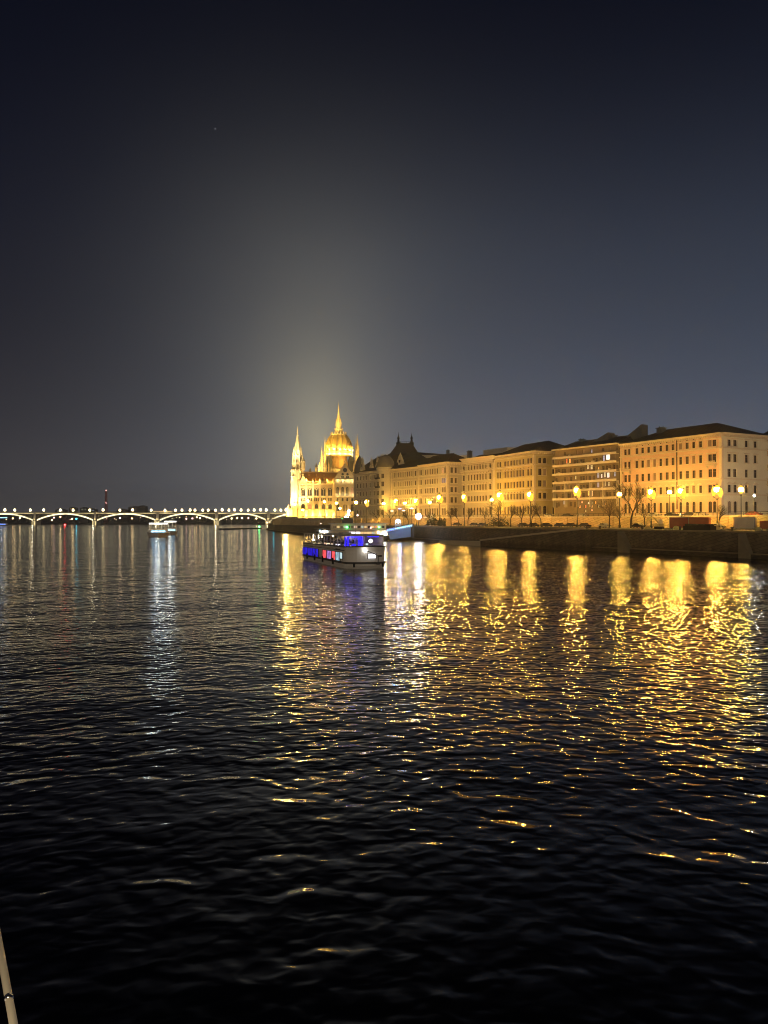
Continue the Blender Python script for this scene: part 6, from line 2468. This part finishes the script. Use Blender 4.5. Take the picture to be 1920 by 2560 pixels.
# stalls with cold tubes on the quay road left of it
for i, (px, py, mt, lab) in enumerate(((980, 1277.5, 'strip_white', 'white tube light under the lamps left of the landing gate'), (999, 1271.5, 'led_blue', 'bluish oval lamp above the landing gate, left one'), (1009, 1276.5, 'strip_white', 'white tube light right above the landing gate'), (1029, 1271, 'led_cyan', 'bluish oval lamp above the gangway, right one'), (1063, 1293, 'lit_pink', 'pinkish sign light right of the dazzling floodlight'))):
    x, y, z = at(px, py, 335)
    root = thing('quay_lamp', lab, 'lamp', (x, y, ZQ), 'cold lamps on the landing')
    m = MB()
    m.tube((x, y, ZQ), (x, y, z), .08, .06, 6)
    m.build('pole', 'iron', root)
    m = MB()
    m.lathe((x, y, z), [(.3, -.25), (.8, 0), (.3, .25)], 10)
    m.build('lamp_head', mt, root)
# small white gazebo tent on the quay
x, y, z = at(1079, 1272, 340)
root = thing('pointed_tent', 'slim white pointed tent behind the round evergreen bush', 'tent', (x, y, ZQ))
m = MB()
m.lathe((x, y, 0), [(1.0, ZQ), (1.0, ZQ + 2.4), (1.1, ZQ + 2.5), (.3, ZQ + 5), (.04, z)], 6)
m.build('canvas', 'canopy_white', root)


# ---------------------------------------------------------------- small boats in the distance
def small_boat(name, lab, px0, px1, yw, d, colA, colB, roof_y, strips=True, blue=True):
    k = d / F
    X = lambda px: (px - CX) * k
    Z = lambda py: zat(py, d)
    x0, x1 = X(px0), X(px1)
    xm = (x0 + x1) / 2
    w = x1 - x0
    root = thing(name, lab, 'boat', (xm, d, 0))
    m = MB()
    m.loft([[(xm - w * .36, d + 1, -.6), (xm, d - 2.5, -.6), (xm + w * .36, d + 1, -.6), (xm + w * .36, d + 26, -.6), (xm - w * .36, d + 26, -.6)],
            [(xm - w * .5, d + 1, 2.0), (xm, d - 4, 2.3), (xm + w * .5, d + 1, 2.0), (xm + w * .5, d + 27, 2.0), (xm - w * .5, d + 27, 2.0)]])
    m.build('hull', 'boat_grey', root)
    zr = Z(roof_y)
    m = MB()
    m.box((xm, d + 12, 2.9), (w * .86, 20, 1.7))
    m.build('saloon', 'boat_white', root)
    m = MB()
    m.box((xm, d + 13, zr - .15), (w * .8, 20, .3))
    m.build('canopy', 'canopy_white', root)
    m = MB()
    for sx in (-.38, -.13, .13, .38):
        for yy in (4, 12, 20):
            m.tube((xm + sx * w, d + yy, 3.7), (xm + sx * w, d + yy, zr), .08, .08, 5)
    m.build('canopy_posts', 'boat_white', root)
    m = MB()
    m.box((xm, d + 2.85, zr - .2), (w * .8, .2, .75))
    m.box((xm - w * .39, d + 4, zr - .2), (.25, 2, .6))
    m.build('glow_strip', colA, root)
    m = MB()
    m.hexa([(xm - w * .36, d - 1.0, 2.35), (xm + w * .36, d - 1.0, 2.35), (xm + w * .3, d + 2, 2.35), (xm - w * .3, d + 2, 2.35), (xm - w * .34, d - .6, 3.5), (xm + w * .34, d - .6, 3.5), (xm + w * .3, d + 1.9, 3.5), (xm - w * .3, d + 1.9, 3.5)])
    m.build('bow_cabin', 'boat_white', root)
    m = MB()
    for j in range(4):
        m.box((xm + (j - 1.5) * w * .15, d - 1.05, 2.85), (w * .12, .1, .55))
    m.build('bow_window', colB, root)
    root.rotation_euler = (0, 0, atan2(-xm, d))
    light('deck_light', 'POINT', (xm, d + 2.0, zr - .9), 400, (1, .95, .75), root, size=.4)
    light('bow_light', 'POINT', (xm - w * .1, d - 6, 4.6), 150, (.9, .95, 1), root, size=.4)
    return root


small_boat('tour_boat', 'white lit tour boat coming head on in front of the bridge', 368, 424, 1343, 375, 'strip_white', 'led_cyan', 1308)
small_boat('tour_boat', 'second white lit tour boat half hidden right behind the first', 408, 444, 1338, 430, 'strip_white', 'led_cyan', 1303)
small_boat('tour_boat', 'blue lit boat at the left picture edge under the bridge', -14, 20, 1312, 1180, 'led_cyan', 'led_blue', 1294)


# floating pier left of the quay point
def float_pier():
    root = thing('floating_pier', 'low dark floating pier with a small green light left of the quay point', 'pier', at(600, HOR, 700)[:2] + (0,))
    m = MB()
    a, b = at(552, 1322, 700), at(650, 1316, 780)
    f, L = frame((a[0], a[1]), (b[0], b[1]))
    m.wbox(f, 0, L, -.5, 1.0, -2, 2)
    m.build('deck', 'quay_stone', root)
    m = MB()
    for j in range(12):
        t = L * (j + .5) / 12
        m.wbox(f, t - .1, t + .1, 1.0, 2.4, -1.8, -1.6)
    m.wbox(f, 0, L, 2.3, 2.45, -1.8, -1.6)
    m.build('handrail', 'boat_cream', root)
    m = MB()
    m.ball(at(648, 1316.5, 762), .9, 8, 5)
    m.build('lamp', 'green_light', root)


float_pier()
# two coloured lamps at the quay point whose streaks show on the water
for px, mt, lab in ((684, 'cyan_light', 'small cyan lamp on the quay edge near the point'), (703, 'lamp_bridge', 'small pale lamp on the quay edge right of the cyan one'), (668, 'amber_far', 'small amber lamp at the very tip of the quay')):
    q = along(offs(QUAY, -1.0), px)
    root = thing('quay_lamp', lab, 'lamp', (q[0], q[1], 2), 'small lamps at the quay point')
    m = MB()
    m.tube((q[0], q[1], 2), (q[0], q[1], 6.2), .1, .08, 5)
    m.build('pole', 'iron', root)
    m = MB()
    m.ball((q[0], q[1], 6.4), .55, 8, 5)
    m.build('globe', mt, root)

# ---------------------------------------------------------------- own boat: handrail at the lower left, star
root = thing('handrail', 'pale metal handrail of our own boat in the bottom left corner', 'handrail', at(20, 2500, 2.4))
m = MB()
P_ = [at(-30, 2205, 2.85), at(66, 2740, 1.95)]
m.path(P_, .0115, 20)
m.build('rail', 'rail_paint', root, True)
light('deck_light', 'POINT', (-1.2, .6, 8.7), 110, (1, .78, .45), root, size=.08)
m = MB()
v_ = [P_[1][i] - P_[0][i] for i in range(3)]
a_, b_ = [tuple(P_[0][i] + v_[i] * k_ for i in range(3)) for k_ in (.63, .648)]
m.tube(a_, b_, .0135, .0135, 14)
m.build('clamp', 'steel', root, True)

x, y, z = at(538, 322, 6000)
m = MB()
m.ball((x, y, z), 4.2, 8, 6)
o = m.build('star', 'star_light')
tag(o, 'single faint star high in the dark sky', 'star')


def haze():
    m = bpy.data.materials.new('haze_air')
    m.use_nodes = True
    t = m.node_tree
    t.nodes.clear()
    o = t.nodes.new('ShaderNodeOutputMaterial')
    v = t.nodes.new('ShaderNodeVolumePrincipled')
    v.inputs['Color'].default_value = (.9, .92, .95, 1)
    v.inputs['Density'].default_value = 0.00022
    v.inputs['Anisotropy'].default_value = 0.72
    t.links.new(v.outputs[0], o.inputs['Volume'])
    MATS['haze_air'] = m
    mb = MB()
    mb.box((0, 1500, 59), (6000, 3800, 120))
    ob = mb.build('haze', 'haze_air')
    ob['kind'] = 'stuff'


HAZE = True
if HAZE:
    haze()
